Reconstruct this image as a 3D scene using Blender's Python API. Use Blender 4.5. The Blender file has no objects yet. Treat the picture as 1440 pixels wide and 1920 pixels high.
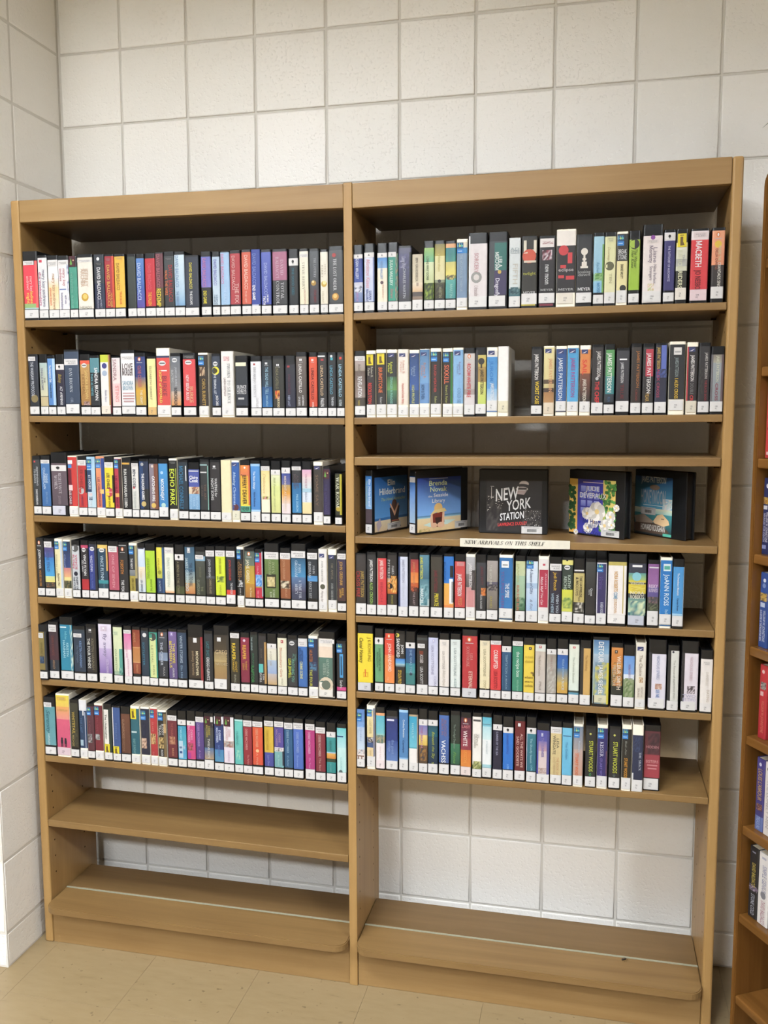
import bpy, bmesh, math, random
from mathutils import Vector, Matrix
C = bpy.context.scene.collection
SC = bpy.context.scene
# ------------------------------------------------------------------ camera
cam_d = bpy.data.cameras.new('camera')
cam = bpy.data.objects.new('camera', cam_d); C.objects.link(cam)
cam_d.sensor_fit = 'HORIZONTAL'; cam_d.sensor_width = 36.0
cam_d.lens = 36.0 * 1693.091 / 1440.0
cam_d.clip_start = 0.02
cam.matrix_world = Matrix(((0.974611,-0.021068,0.222913,1.332396),(0.223874,0.108573,-0.968552,-2.459930),(-0.003797,0.993865,0.110533,1.412636),(0.000000,0.000000,0.000000,1.000000)))
SC.camera = cam
# ------------------------------------------------------------------ world, exposure
W = bpy.data.worlds.new('world'); SC.world = W; W.use_nodes = True
W.node_tree.nodes['Background'].inputs[0].default_value = (0.9, 0.95, 1.0, 1)
W.node_tree.nodes['Background'].inputs[1].default_value = 0.05
vs = SC.view_settings
vs.view_transform = 'Standard'; vs.look = 'None'; vs.gamma = 1.0; vs.use_curve_mapping = False
vs.exposure = EXPO = 0.0
FLOOR = -0.099; CEIL = 3.0
# ceiling troffers (x, y, length along x, width, watts): the scene's only lamps, built in troffer()
TROFFERS = [(0.00, -1.75, 1.2, 0.6, 60), (-1.25, -3.7, 1.2, 0.6, 50), (-2.3, -2.4, 1.2, 0.6, 34),
            (0.98, -1.95, 0.6, 0.6, 33), (-0.15, -4.6, 1.2, 0.6, 300), (3.5, -3.1, 1.2, 0.6, 185)]  # first and last lamps on this line are added to brighten the walls

# ------------------------------------------------------------------ helpers
def lin(h):
    h = h.strip()
    if len(h) == 3: h = h[0]*2 + h[1]*2 + h[2]*2
    r = []
    for i in (0, 2, 4):
        c = int(h[i:i+2], 16) / 255.0
        r.append(c/12.92 if c <= 0.04045 else ((c+0.055)/1.055)**2.4)
    return (r[0], r[1], r[2], 1.0)

def mixc(a, b, t): return tuple(a[i]*(1-t)+b[i]*t for i in range(4))

def newmat(name, col, rough=0.5, spec=0.5):
    m = bpy.data.materials.new(name); m.use_nodes = True
    b = m.node_tree.nodes['Principled BSDF']
    b.inputs['Base Color'].default_value = col if len(col) == 4 else (*col, 1)
    b.inputs['Roughness'].default_value = rough
    b.inputs['Specular IOR Level'].default_value = spec
    return m

def nd(m, typ, **kw):
    n = m.node_tree.nodes.new(typ)
    for k, v in kw.items(): setattr(n, k, v)
    return n
def lk(m, a, b): m.node_tree.links.new(a, b)

def noise_bump(m, scale, strength, dist, detail=3, coord='Object'):
    t = nd(m, 'ShaderNodeTexCoord'); n = nd(m, 'ShaderNodeTexNoise'); b = nd(m, 'ShaderNodeBump')
    n.inputs['Scale'].default_value = scale; n.inputs['Detail'].default_value = detail
    b.inputs['Strength'].default_value = strength; b.inputs['Distance'].default_value = dist
    lk(m, t.outputs[coord], n.inputs['Vector']); lk(m, n.outputs['Fac'], b.inputs['Height'])
    lk(m, b.outputs['Normal'], m.node_tree.nodes['Principled BSDF'].inputs['Normal'])
    return t, n, b

def wood(name, c1, c2, axis, rough=0.42):
    """fine streaks along one axis ('x','y','z')"""
    m = newmat(name, lin(c1), rough, 0.4); bs = m.node_tree.nodes['Principled BSDF']
    t = nd(m, 'ShaderNodeTexCoord'); oi = nd(m, 'ShaderNodeObjectInfo')
    mp = nd(m, 'ShaderNodeMapping'); add = nd(m, 'ShaderNodeVectorMath', operation='ADD')
    sc = {'x': (1.6, 34, 34), 'y': (34, 1.6, 34), 'z': (34, 34, 1.6)}[axis]
    mp.inputs['Scale'].default_value = sc
    mul = nd(m, 'ShaderNodeVectorMath', operation='SCALE'); mul.inputs[0].default_value = (3.1, 5.7, 7.3)
    lk(m, oi.outputs['Random'], mul.inputs['Scale'])
    lk(m, t.outputs['Object'], add.inputs[0]); lk(m, mul.outputs[0], add.inputs[1]); lk(m, add.outputs[0], mp.inputs['Vector'])
    n = nd(m, 'ShaderNodeTexNoise'); n.inputs['Scale'].default_value = 1.0; n.inputs['Detail'].default_value = 5
    n.inputs['Roughness'].default_value = 0.6; n.inputs['Distortion'].default_value = 0.5
    lk(m, mp.outputs[0], n.inputs['Vector'])
    n2 = nd(m, 'ShaderNodeTexNoise'); n2.inputs['Scale'].default_value = 3.5; n2.inputs['Detail'].default_value = 2
    lk(m, add.outputs[0], n2.inputs['Vector'])
    ad = nd(m, 'ShaderNodeMath', operation='MULTIPLY_ADD'); ad.inputs[1].default_value = 0.45
    lk(m, n2.outputs['Fac'], ad.inputs[0]); lk(m, n.outputs['Fac'], ad.inputs[2])
    cr = nd(m, 'ShaderNodeValToRGB')
    cr.color_ramp.elements[0].position = 0.45; cr.color_ramp.elements[0].color = lin(c2)
    cr.color_ramp.elements[1].position = 0.95; cr.color_ramp.elements[1].color = lin(c1)
    lk(m, ad.outputs[0], cr.inputs[0]); lk(m, cr.outputs[0], bs.inputs['Base Color'])
    b = nd(m, 'ShaderNodeBump'); b.inputs['Strength'].default_value = 0.08; b.inputs['Distance'].default_value = 0.001
    lk(m, n.outputs['Fac'], b.inputs['Height']); lk(m, b.outputs['Normal'], bs.inputs['Normal'])
    return m

def mesh_obj(name, verts, faces, mat, parent=None, cols=None, smooth=False):
    me = bpy.data.meshes.new(name); me.from_pydata(verts, [], faces); me.update()
    if cols is not None:
        a = me.color_attributes.new('Col', 'FLOAT_COLOR', 'CORNER')
        flat = []
        for fc in cols:
            for c in fc: flat.extend(c)
        a.data.foreach_set('color', flat)
    if mat: me.materials.append(mat)
    if smooth: me.polygons.foreach_set('use_smooth', [True]*len(me.polygons))
    o = bpy.data.objects.new(name, me); C.objects.link(o)
    if parent: o.parent = parent
    return o

def bm_obj(name, bm, mat, parent=None, smooth=False):
    me = bpy.data.meshes.new(name); bm.normal_update(); bm.to_mesh(me); bm.free()
    if mat: me.materials.append(mat)
    if smooth: me.polygons.foreach_set('use_smooth', [True]*len(me.polygons))
    o = bpy.data.objects.new(name, me); C.objects.link(o)
    if parent: o.parent = parent
    return o

def boxbm(x0, x1, y0, y1, z0, z1, bev=0.0, seg=1, bm=None):
    b2 = bmesh.new()
    bmesh.ops.create_cube(b2, size=1.0)
    for v in b2.verts:
        v.co = Vector((x0+(v.co.x+.5)*(x1-x0), y0+(v.co.y+.5)*(y1-y0), z0+(v.co.z+.5)*(z1-z0)))
    if bev > 0: bmesh.ops.bevel(b2, geom=b2.edges[:], offset=bev, segments=seg, profile=0.5, affect='EDGES')
    if bm is None: return b2
    me = bpy.data.meshes.new('t'); b2.to_mesh(me); b2.free(); bm.from_mesh(me); bpy.data.meshes.remove(me)
    return bm

def box(name, x0, x1, y0, y1, z0, z1, mat, parent=None, bev=0.0, seg=1):
    return bm_obj(name, boxbm(x0, x1, y0, y1, z0, z1, bev, seg), mat, parent)

def empty(name, loc, rz=0.0):
    o = bpy.data.objects.new(name, None); C.objects.link(o)
    o.location = loc; o.rotation_euler = (0, 0, rz); o.empty_display_size = 0.03
    return o
def tag(o, label=None, cat=None, group=None, kind=None):
    if label: o['label'] = label
    if cat: o['category'] = cat
    if group: o['group'] = group
    if kind: o['kind'] = kind
    return o

# ------------------------------------------------------------------ materials
M_BLOCK = newmat('painted_block', lin('f0ede6'), 0.42, 0.5)
def _block():
    m = M_BLOCK; bs = m.node_tree.nodes['Principled BSDF']
    t = nd(m, 'ShaderNodeTexCoord'); oi = nd(m, 'ShaderNodeObjectInfo')
    sc = nd(m, 'ShaderNodeVectorMath', operation='SCALE'); sc.inputs[0].default_value = (13, 7, 17)
    lk(m, oi.outputs['Random'], sc.inputs['Scale'])
    ad = nd(m, 'ShaderNodeVectorMath', operation='ADD'); lk(m, t.outputs['Object'], ad.inputs[0]); lk(m, sc.outputs[0], ad.inputs[1])
    n = nd(m, 'ShaderNodeTexNoise'); n.inputs['Scale'].default_value = 75; n.inputs['Detail'].default_value = 4
    v = nd(m, 'ShaderNodeTexNoise'); v.inputs['Scale'].default_value = 150; v.inputs['Detail'].default_value = 1
    lk(m, ad.outputs[0], n.inputs['Vector']); lk(m, ad.outputs[0], v.inputs['Vector'])
    cr = nd(m, 'ShaderNodeValToRGB'); cr.color_ramp.elements[0].position = 0.26; cr.color_ramp.elements[1].position = 0.42
    lk(m, v.outputs['Fac'], cr.inputs[0])
    mx = nd(m, 'ShaderNodeMath', operation='MULTIPLY_ADD'); mx.inputs[1].default_value = 0.7
    lk(m, cr.outputs[0], mx.inputs[0]); lk(m, n.outputs['Fac'], mx.inputs[2])
    b = nd(m, 'ShaderNodeBump'); b.inputs['Strength'].default_value = 0.34; b.inputs['Distance'].default_value = 0.0024
    lk(m, mx.outputs[0], b.inputs['Height']); lk(m, b.outputs['Normal'], bs.inputs['Normal'])
    c2 = nd(m, 'ShaderNodeValToRGB')
    c2.color_ramp.elements[0].color = lin('ece9e1'); c2.color_ramp.elements[1].color = lin('f4f1ea')
    lk(m, oi.outputs['Random'], c2.inputs[0]); lk(m, c2.outputs[0], bs.inputs['Base Color'])
_block()
M_MORTAR = newmat('painted_mortar', lin('d6d2c9'), 0.6, 0.3); noise_bump(M_MORTAR, 120, 0.4, 0.002)
M_PLAIN = newmat('painted_wall', lin('5e5446'), 0.6, 0.3); noise_bump(M_PLAIN, 60, 0.2, 0.002)
M_CEIL = newmat('ceiling_tile', lin('c4c0b6'), 0.9, 0.1); noise_bump(M_CEIL, 150, 0.4, 0.003)
M_METAL = newmat('white_metal', lin('e8e8e4'), 0.4, 0.5)
WX = wood('oak_shade_tone', '765c3a', '644d2d', 'x'); WZ = wood('oak_upright', 'a68452', '8f6e40', 'z')  # first oak is darkened: shade on base and top boards is in its colour
WD = wood('oak_front', '987a4e', '84653c', 'x')
WS = wood('oak_shelf', '866a41', '725632', 'x')
WB = wood('brown_wood', '7c5428', '5e3e18', 'x', 0.22); WBZ = wood('brown_wood_upright', '7c5428', '5e3e18', 'z', 0.22)
M_HOLE = newmat('dark_hole', lin('3a2818'), 0.9, 0.1)
M_STRIP = newmat('aluminium', lin('97957f'), 0.6, 0.3)
M_TILE = newmat('vinyl_tile', lin('b8a47f'), 0.35, 0.4)
def _tile():
    m = M_TILE; bs = m.node_tree.nodes['Principled BSDF']
    t = nd(m, 'ShaderNodeTexCoord'); oi = nd(m, 'ShaderNodeObjectInfo')
    sc = nd(m, 'ShaderNodeVectorMath', operation='SCALE'); sc.inputs[0].default_value = (13, 7, 17)
    lk(m, oi.outputs['Random'], sc.inputs['Scale'])
    ad = nd(m, 'ShaderNodeVectorMath', operation='ADD'); lk(m, t.outputs['Object'], ad.inputs[0]); lk(m, sc.outputs[0], ad.inputs[1])
    mp = nd(m, 'ShaderNodeMapping'); mp.inputs['Scale'].default_value = (18, 60, 20); mp.inputs['Rotation'].default_value = (0, 0, 0.6)
    lk(m, ad.outputs[0], mp.inputs['Vector'])
    n = nd(m, 'ShaderNodeTexNoise'); n.inputs['Scale'].default_value = 1.0; n.inputs['Detail'].default_value = 4
    lk(m, mp.outputs[0], n.inputs['Vector'])
    cr = nd(m, 'ShaderNodeValToRGB'); e = cr.color_ramp.elements
    e[0].position = 0.22; e[0].color = lin('7c6b4c'); e[1].position = 0.34; e[1].color = lin('8b7857')
    k = e.new(0.8); k.color = lin('927f5e')
    lk(m, n.outputs['Fac'], cr.inputs[0])
    s2 = nd(m, 'ShaderNodeTexNoise'); s2.inputs['Scale'].default_value = 55; s2.inputs['Detail'].default_value = 1.5
    lk(m, ad.outputs[0], s2.inputs['Vector'])
    c3 = nd(m, 'ShaderNodeValToRGB'); c3.color_ramp.elements[0].position = 0.70; c3.color_ramp.elements[1].position = 0.76
    c3.color_ramp.elements[0].color = (1, 1, 1, 1); c3.color_ramp.elements[1].color = (.55, .52, .48, 1)
    lk(m, s2.outputs['Fac'], c3.inputs[0])
    mm = nd(m, 'ShaderNodeVectorMath', operation='MULTIPLY'); lk(m, cr.outputs[0], mm.inputs[0]); lk(m, c3.outputs[0], mm.inputs[1])
    lk(m, mm.outputs[0], bs.inputs['Base Color'])
_tile()
M_GROUT = newmat('tile_seam', lin('54472f'), 0.8, 0.2)
M_KASE = newmat('black_vinyl', lin('18191b'), 0.3, 0.5); noise_bump(M_KASE, 300, 0.05, 0.001)
M_KASW = newmat('ivory_vinyl', lin('e6dfcd'), 0.35, 0.5); noise_bump(M_KASW, 300, 0.05, 0.001)
M_TRAYW = newmat('ivory_tray', lin('b5ab96'), 0.6, 0.3); noise_bump(M_TRAYW, 300, 0.1, 0.001)
M_PAGES = newmat('page_block', lin('d8ccb0'), 0.8, 0.2)
def attr_mat(name, rough, coat, k=0.71):
    m = newmat(name, (1, 1, 1, 1), rough, 0.5); bs = m.node_tree.nodes['Principled BSDF']
    a = nd(m, 'ShaderNodeVertexColor'); a.layer_name = 'Col'
    t = nd(m, 'ShaderNodeTexCoord'); n = nd(m, 'ShaderNodeTexNoise'); n.inputs['Scale'].default_value = 90
    lk(m, t.outputs['Object'], n.inputs['Vector'])
    mr = nd(m, 'ShaderNodeMapRange'); mr.inputs[3].default_value = k-.06; mr.inputs[4].default_value = k+.06
    lk(m, n.outputs['Fac'], mr.inputs[0])
    mu = nd(m, 'ShaderNodeVectorMath', operation='SCALE')
    lk(m, a.outputs['Color'], mu.inputs[0]); lk(m, mr.outputs[0], mu.inputs['Scale'])
    mn = nd(m, 'ShaderNodeVectorMath', operation='MINIMUM'); mn.inputs[1].default_value = (.82, .82, .82)
    lk(m, mu.outputs[0], mn.inputs[0]); lk(m, mn.outputs[0], bs.inputs['Base Color'])
    bs.inputs['Coat Weight'].default_value = coat; bs.inputs['Coat Roughness'].default_value = 0.15
    return m
M_PRINT = attr_mat('printed_paper', 0.5, 0.25)
M_INK = attr_mat('printed_ink', 0.5, 0.2)
M_COVER = attr_mat('printed_cover', 0.5, 0.2, 1.45)
M_STICK = attr_mat('paper_sticker', 0.6, 0.1, 0.66)

# ------------------------------------------------------------------ room shell
B = 0.2032
def block_mesh(w, h, bev=0.0035):
    return boxbm(-w/2, w/2, 0.0, 0.0030, -h/2, h/2, 0.0, 1) if bev == 0 else _bl(w, h, bev)
def _bl(w, h, bev):
    bm = bmesh.new(); D = 0.0030; rnd = []
    a, b = w/2, h/2
    loops = [[(-a, D, -b), (a, D, -b), (a, D, b), (-a, D, b)],
             [(-a, bev*.6, -b), (a, bev*.6, -b), (a, bev*.6, b), (-a, bev*.6, b)],
             [(-a+bev*.4, bev*.15, -b+bev*.4), (a-bev*.4, bev*.15, -b+bev*.4), (a-bev*.4, bev*.15, b-bev*.4), (-a+bev*.4, bev*.15, b-bev*.4)],
             [(-a+bev, 0, -b+bev), (a-bev, 0, -b+bev), (a-bev, 0, b-bev), (-a+bev, 0, b-bev)]]
    vs_ = [[bm.verts.new(p) for p in lp] for lp in loops]
    for i in range(3):
        for k in range(4):
            f = bm.faces.new((vs_[i][k], vs_[i][(k+1) % 4], vs_[i+1][(k+1) % 4], vs_[i+1][k])); f.smooth = i > 0
    bm.faces.new(vs_[3])
    return bm
_bc = {}
def block(parent, w, h, mtx):
    key = (round(w, 4), round(h, 4))
    if key not in _bc:
        me = bpy.data.meshes.new('block'); bm = _bl(w, h, 0.0035); bm.normal_update(); bm.to_mesh(me); bm.free()
        me.materials.append(M_BLOCK); _bc[key] = me
    o = bpy.data.objects.new('block', _bc[key]); C.objects.link(o); o.parent = parent; o.matrix_local = mtx
    return o
J = 0.0062
rows = [(FLOOR+0.001, 0.0)] + [(k*B, (k+1)*B) for k in range(14)] + [(14*B, CEIL-0.002)]
rnd = random.Random(7)
def block_wall(parent, cols, mtx, joined_from=None):
    """cols: list of (s0, s1) along local x of the wall frame; mtx maps wall frame to world"""
    far = bmesh.new(); nfar = 0
    for ci, (s0, s1) in enumerate(cols):
        for (z0, z1) in rows:
            w, h = s1-s0-J, z1-z0-J
            t = Matrix.Translation(((s0+s1)/2+rnd.uniform(-.0008, .0008), rnd.uniform(0, .0005), (z0+z1)/2+rnd.uniform(-.0008, .0008)))
            if joined_from is not None and ci >= joined_from:
                bm = _bl(w, h, 0.0035); bmesh.ops.transform(bm, matrix=mtx @ t, verts=bm.verts[:])
                me = bpy.data.meshes.new('t'); bm.to_mesh(me); bm.free(); far.from_mesh(me); bpy.data.meshes.remove(me); nfar += 1
            else: block(parent, w, h, mtx @ t)
    if nfar:
        o = bm_obj('block_courses', far, M_BLOCK, parent); o['kind'] = 'stuff'
    else: far.free()
XL = -0.1958; YC = -0.4288
wb = box('wall_back', XL-0.15, 4.6, 0.0036, 0.15, FLOOR-0.05, CEIL, M_MORTAR); wb['kind'] = 'structure'
block_wall(wb, [(XL+0.003, 0)] + [(j*B, (j+1)*B) for j in range(22)], Matrix.Identity(4), 15)
wl = box('wall_left', XL-0.15, XL-0.0013, YC+0.0013, 0.0036, FLOOR-0.05, CEIL, M_MORTAR); wl['kind'] = 'structure'
# local x of the wall frame runs along -Y... front of a block (local -y) must face +X
RL = Matrix.Translation((XL, 0, 0)) @ Matrix.Rotation(math.pi/2, 4, 'Z')
block_wall(wl, [(YC+0.001, -0.2275), (-0.2275, -0.003)], RL)
wf = box('wall_front', -3.2, XL-0.1501, YC+0.0013, YC+0.15, FLOOR-0.05, CEIL, M_MORTAR); wf['kind'] = 'structure'
block_wall(wf, [(XL-0.001-(j+1)*B, XL-0.001-j*B) for j in range(14)], Matrix.Translation((0, YC, 0)), 5)
for nm, a in (('wall_right', (4.6, 4.75, -6.2, 0.15)), ('wall_rear', (-3.35, 4.75, -6.35, -6.2)), ('wall_side', (-3.35, -3.2, -6.2, YC+0.15))):
    box(nm, *a, FLOOR-0.05, CEIL, M_PLAIN)['kind'] = 'structure'
ce = box('ceiling', -3.35, 4.75, -6.35, 0.15, CEIL, CEIL+0.1, M_CEIL); ce['kind'] = 'structure'
fl = box('floor', -3.35, 4.75, -6.35, 0.15, FLOOR-0.1, FLOOR-0.0014, M_GROUT); fl['kind'] = 'structure'
T = 0.3048; tx0 = 0.175-2*T; ty0 = -0.215
me_t = None
for i in range(9):
    for j in range(-1, 8):
        x0, x1 = tx0+i*T, tx0+(i+1)*T; y1, y0 = ty0-j*T, ty0-(j+1)*T
        if j == -1: y1 = 0.004
        if x0 < XL and y1 > YC:
            if j <= 0: 
                if j == 0 and y0 < YC:
                    box('tile', x0+.0003, min(x1, XL-.004)-.0003, y0+.0003, YC+.003, FLOOR-0.0014, FLOOR, M_TILE, fl, 0.0002)
                if x1 <= XL: continue
                x0 = XL-0.0036
            else: y1 = min(y1, YC+0.004)
        o = box('tile', x0+.00025, x1-.00025, y0+.00025, y1-.00025, FLOOR-0.0014, FLOOR, M_TILE, fl, 0.0002)
far = bmesh.new()
for i in range(-12, 18):
    for j in range(-1, 20):
        if 0 <= i < 9 and j < 8: continue
        x0, x1 = tx0+i*T, tx0+(i+1)*T; y1, y0 = ty0-j*T, ty0-(j+1)*T
        if j == -1: y1 = 0.004
        if x1 <= XL+.2 and y1 > YC: y1 = YC+0.004
        if y1 - y0 < 0.02 or x1 > 4.6 or x0 < -3.3: continue
        boxbm(x0+.0004, x1-.0004, y0+.0004, y1-.0004, FLOOR-0.0014, FLOOR, 0, 1, far)
o = bm_obj('tile_field', far, M_TILE, fl); o['kind'] = 'stuff'

M_GLOW = bpy.data.materials.new('lit_diffuser'); M_GLOW.use_nodes = True
_b = M_GLOW.node_tree.nodes['Principled BSDF']; _b.inputs['Base Color'].default_value = (.9, .9, .9, 1)
_b.inputs['Emission Color'].default_value = (1, 0.97, 0.92, 1); _b.inputs['Emission Strength'].default_value = 3.0
def troffer(i, x, y, lx, ly, watts):
    e = empty('ceiling_light', (x, y, CEIL))
    where = ['nearest the bookcase', 'farthest from the bookcase on its left', 'over the left end of the room',
             'added over the right bay to brighten the wall', 'behind the viewer, farthest back', 'added far right to brighten the walls'][i]
    tag(e, 'deep white box ceiling light ' + where, 'light', 'ceiling lights of the room')
    fr = bmesh.new(); dp = 0.13
    for a in ((-lx/2-.012, lx/2+.012, -ly/2-.012, -ly/2), (-lx/2-.012, lx/2+.012, ly/2, ly/2+.012), (-lx/2-.012, -lx/2, -ly/2, ly/2), (lx/2, lx/2+.012, -ly/2, ly/2)):
        boxbm(*a, -dp, 0.0, 0, 1, fr)
    bm_obj('housing', fr, M_METAL, e)
    box('diffuser', -lx/2+.001, lx/2-.001, -ly/2+.001, ly/2-.001, -0.010, -0.001, M_GLOW, e)
    ld = bpy.data.lights.new('lamp', 'AREA'); ld.shape = 'RECTANGLE'; ld.size = lx-.02; ld.size_y = ly-.02
    ld.energy = watts; ld.color = (0.93, 0.985, 1.06)
    lo = bpy.data.objects.new('lamp', ld); C.objects.link(lo); lo.parent = e; lo.location = (0, 0, -0.014)
for i, t in enumerate(TROFFERS): troffer(i, *t)

# ------------------------------------------------------------------ lettering
FONT = {}
def build_font():
    chars = sorted(set("ABCDEFGHIJKLMNOPQRSTUVWXYZabcdefghijklmnopqrstuvwxyz0123456789&'.,-·!"))
    tmp = []
    def add(s):
        cu = bpy.data.curves.new('t', 'FONT'); cu.body = s; cu.size = 1.0; cu.resolution_u = 2; cu.offset = 0.012
        ob = bpy.data.objects.new('t', cu); C.objects.link(ob); tmp.append(ob); return ob
    obs = [(c, add(c), add(c+'I')) for c in chars]
    ref = add('I')
    dg = bpy.context.evaluated_depsgraph_get()
    def grab(ob):
        me = bpy.data.meshes.new_from_object(ob.evaluated_get(dg))
        v = [(p.co.x, p.co.y) for p in me.vertices]; f = [tuple(p.vertices) for p in me.polygons]
        bpy.data.meshes.remove(me); return v, f
    rv, _ = grab(ref); rmax = max(p[0] for p in rv)
    for c, a, b in obs:
        v, f = grab(a); v2, _ = grab(b)
        FONT[c] = (v, f, max(p[0] for p in v2) - rmax)
    FONT[' '] = ([], [], 0.28)
    c = max(p[1] for p in FONT['H'][0])   # the built-in M folds over itself when emboldened: a clean outline instead
    FONT['M'] = ([(.07, 0), (.07, c), (.23, c), (.435, .36*c), (.64, c), (.80, c), (.80, 0), (.68, 0), (.68, .66*c), (.48, .06*c), (.39, .06*c), (.19, .66*c), (.19, 0)], [tuple(range(12, -1, -1))], .87)
    FONT['_cap'] = max(p[1] for p in FONT['H'][0])
    for o in tmp:
        cu = o.data; bpy.data.objects.remove(o); bpy.data.curves.remove(cu)
build_font()
# a small serif capital alphabet drawn from strokes: l x0 y0 x1 y1 w | a cx cy rx ry a0 a1 | s x y (foot serif)
K, N_ = 0.135, 0.05
def _st(x, y0=0, y1=1, w=K, s=3):
    r = [('l', x, y0, x, y1, w)]
    if s & 1: r.append(('s', x, 0))
    if s & 2: r.append(('s', x, 1))
    return r
def h(x0, x1, y): return [('l', x0, y, x1, y, N_)]
SER = {
 'A': (.74, [('l', .06, 0, .36, 1, N_), ('l', .66, 0, .36, 1, K), ('s', .08, 0), ('s', .64, 0)] + h(.17, .55, .34)),
 'B': (.66, _st(.15) + h(.15, .34, .975) + h(.15, .36, .52) + h(.15, .34, .025) + [('a', .33, .75, .2, .24, -90, 90), ('a', .34, .27, .25, .26, -90, 90)]),
 'C': (.72, [('a', .4, .5, .34, .5, 48, 312), ('l', .66, .98, .66, .7, N_)]),
 'D': (.76, _st(.15) + h(.15, .32, .975) + h(.15, .32, .025) + [('a', .32, .5, .36, .49, -90, 90)]),
 'E': (.64, _st(.15) + h(.15, .56, .975) + h(.15, .44, .5) + h(.15, .6, .025) + [('l', .56, 1, .56, .8, N_), ('l', .6, 0, .6, .22, N_), ('l', .44, .4, .44, .6, N_)]),
 'F': (.6, _st(.15) + h(.15, .56, .975) + h(.15, .44, .5) + [('l', .56, 1, .56, .78, N_), ('l', .44, .4, .44, .6, N_)]),
 'G': (.78, [('a', .4, .5, .34, .5, 48, 312), ('l', .66, .98, .66, .72, N_), ('l', .66, .42, .66, .1, K), ('s', .64, .42)]),
 'H': (.8, _st(.15) + _st(.65) + h(.15, .65, .5)),
 'I': (.34, _st(.17)), 'J': (.46, _st(.28, .22, 1, K, 2) + [('a', .14, .22, .14, .22, 190, 360)]),
 'K': (.76, _st(.15) + [('l', .62, 1, .18, .42, N_), ('l', .3, .58, .66, 0, K), ('s', .62, 1), ('s', .66, 0)]),
 'L': (.62, _st(.15) + h(.15, .58, .025) + [('l', .58, 0, .58, .25, N_)]),
 'M': (.94, [('l', .13, 0, .13, 1, N_), ('l', .15, 1, .46, .02, K), ('l', .46, 0, .78, 1, N_), ('l', .79, 0, .79, 1, K), ('s', .13, 0), ('s', .79, 0), ('s', .12, 1), ('s', .8, 1)]),
 'N': (.8, [('l', .13, 0, .13, 1, N_), ('l', .13, 1, .66, 0, K), ('l', .66, 0, .66, 1, N_), ('s', .13, 0), ('s', .1, 1), ('s', .66, 1)]),
 'O': (.8, [('a', .4, .5, .34, .5, 0, 360)]), 'P': (.62, _st(.15) + h(.15, .34, .975) + h(.15, .34, .48) + [('a', .33, .73, .22, .25, -90, 90)]),
 'Q': (.8, [('a', .4, .5, .34, .5, 0, 360), ('l', .42, .12, .72, -.2, K)]),
 'R': (.72, _st(.15) + h(.15, .34, .975) + h(.15, .34, .5) + [('a', .33, .74, .21, .24, -90, 90), ('l', .34, .5, .64, 0, K), ('s', .64, 0)]),
 'S': (.6, [('a', .3, .74, .2, .25, 25, 268), ('a', .3, .26, .22, .26, -155, 88), ('l', .5, .98, .5, .78, N_), ('l', .08, .02, .08, .22, N_)]),
 'T': (.7, _st(.35, 0, 1, K, 1) + h(.05, .65, .975) + [('l', .06, 1, .06, .78, N_), ('l', .64, 1, .64, .78, N_)]),
 'U': (.78, _st(.15, .3, 1, K, 2) + _st(.64, .3, 1, N_, 2) + [('a', .395, .3, .245, .29, 180, 360)]),
 'V': (.72, [('l', .08, 1, .37, 0, K), ('l', .37, 0, .64, 1, N_), ('s', .08, 1), ('s', .64, 1)]),
 'W': (1.0, [('l', .08, 1, .31, 0, K), ('l', .31, 0, .52, 1, N_), ('l', .5, 1, .72, 0, K), ('l', .72, 0, .92, 1, N_), ('s', .08, 1), ('s', .92, 1)]),
 'X': (.72, [('l', .08, 1, .64, 0, K), ('l', .1, 0, .62, 1, N_), ('s', .08, 1), ('s', .62, 1), ('s', .1, 0), ('s', .64, 0)]),
 'Y': (.7, _st(.35, 0, .48, K, 1) + [('l', .07, 1, .35, .46, K), ('l', .35, .46, .62, 1, N_), ('s', .07, 1), ('s', .62, 1)]),
 'Z': (.66, h(.08, .58, .975) + h(.06, .6, .025) + [('l', .58, 1, .06, 0, K), ('l', .6, 0, .6, .22, N_), ('l', .08, 1, .08, .8, N_)]),
 "'": (.24, [('l', .12, 1, .12, .72, .1)]), ' ': (.34, []), '-': (.4, h(.06, .34, .42)), '.': (.24, [('l', .12, 0, .12, .12, .12)]), '&': (.5, [('a', .25, .5, .2, .3, 0, 360)]),
}
SERM = {}
def build_serif():
    for c, (wd, st) in SER.items():
        v, f = [], []
        def quad(a, b, c_, d): n = len(v); v.extend([a, b, c_, d]); f.append((n, n+1, n+2, n+3))
        for s in st:
            if s[0] == 'l':
                _, x0, y0, x1, y1, w = s; L = math.hypot(x1-x0, y1-y0) or 1; nx, ny = -(y1-y0)/L*w/2, (x1-x0)/L*w/2
                if abs(y1-y0) > .3: nx, ny = (w/2)*(1 if nx > 0 else -1)*1.05, 0
                quad((x0+nx, y0+ny), (x0-nx, y0-ny), (x1-nx, y1-ny), (x1+nx, y1+ny))
            elif s[0] == 's':
                _, x, y = s; d = 0.045 if y < .5 else -0.045; quad((x-.13, y), (x+.13, y), (x+.13, y+d), (x-.13, y+d))
            else:
                _, cx, cy, rx, ry, a0, a1 = s; n = 14 if a1-a0 > 200 else 8; pr = None
                for i in range(n+1):
                    a = math.radians(a0+(a1-a0)*i/n); w = N_+(K*1.05-N_)*abs(math.cos(a))**1.3
                    po = (cx+rx*math.cos(a), cy+ry*math.sin(a)); pi_ = (cx+(rx-w)*math.cos(a), cy+(ry-N_-(w-N_)*.3)*math.sin(a))
                    if pr: quad(pr[0], pr[1], pi_, po)
                    pr = (po, pi_)
        SERM[c] = (v, f, wd)
build_serif()

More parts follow.
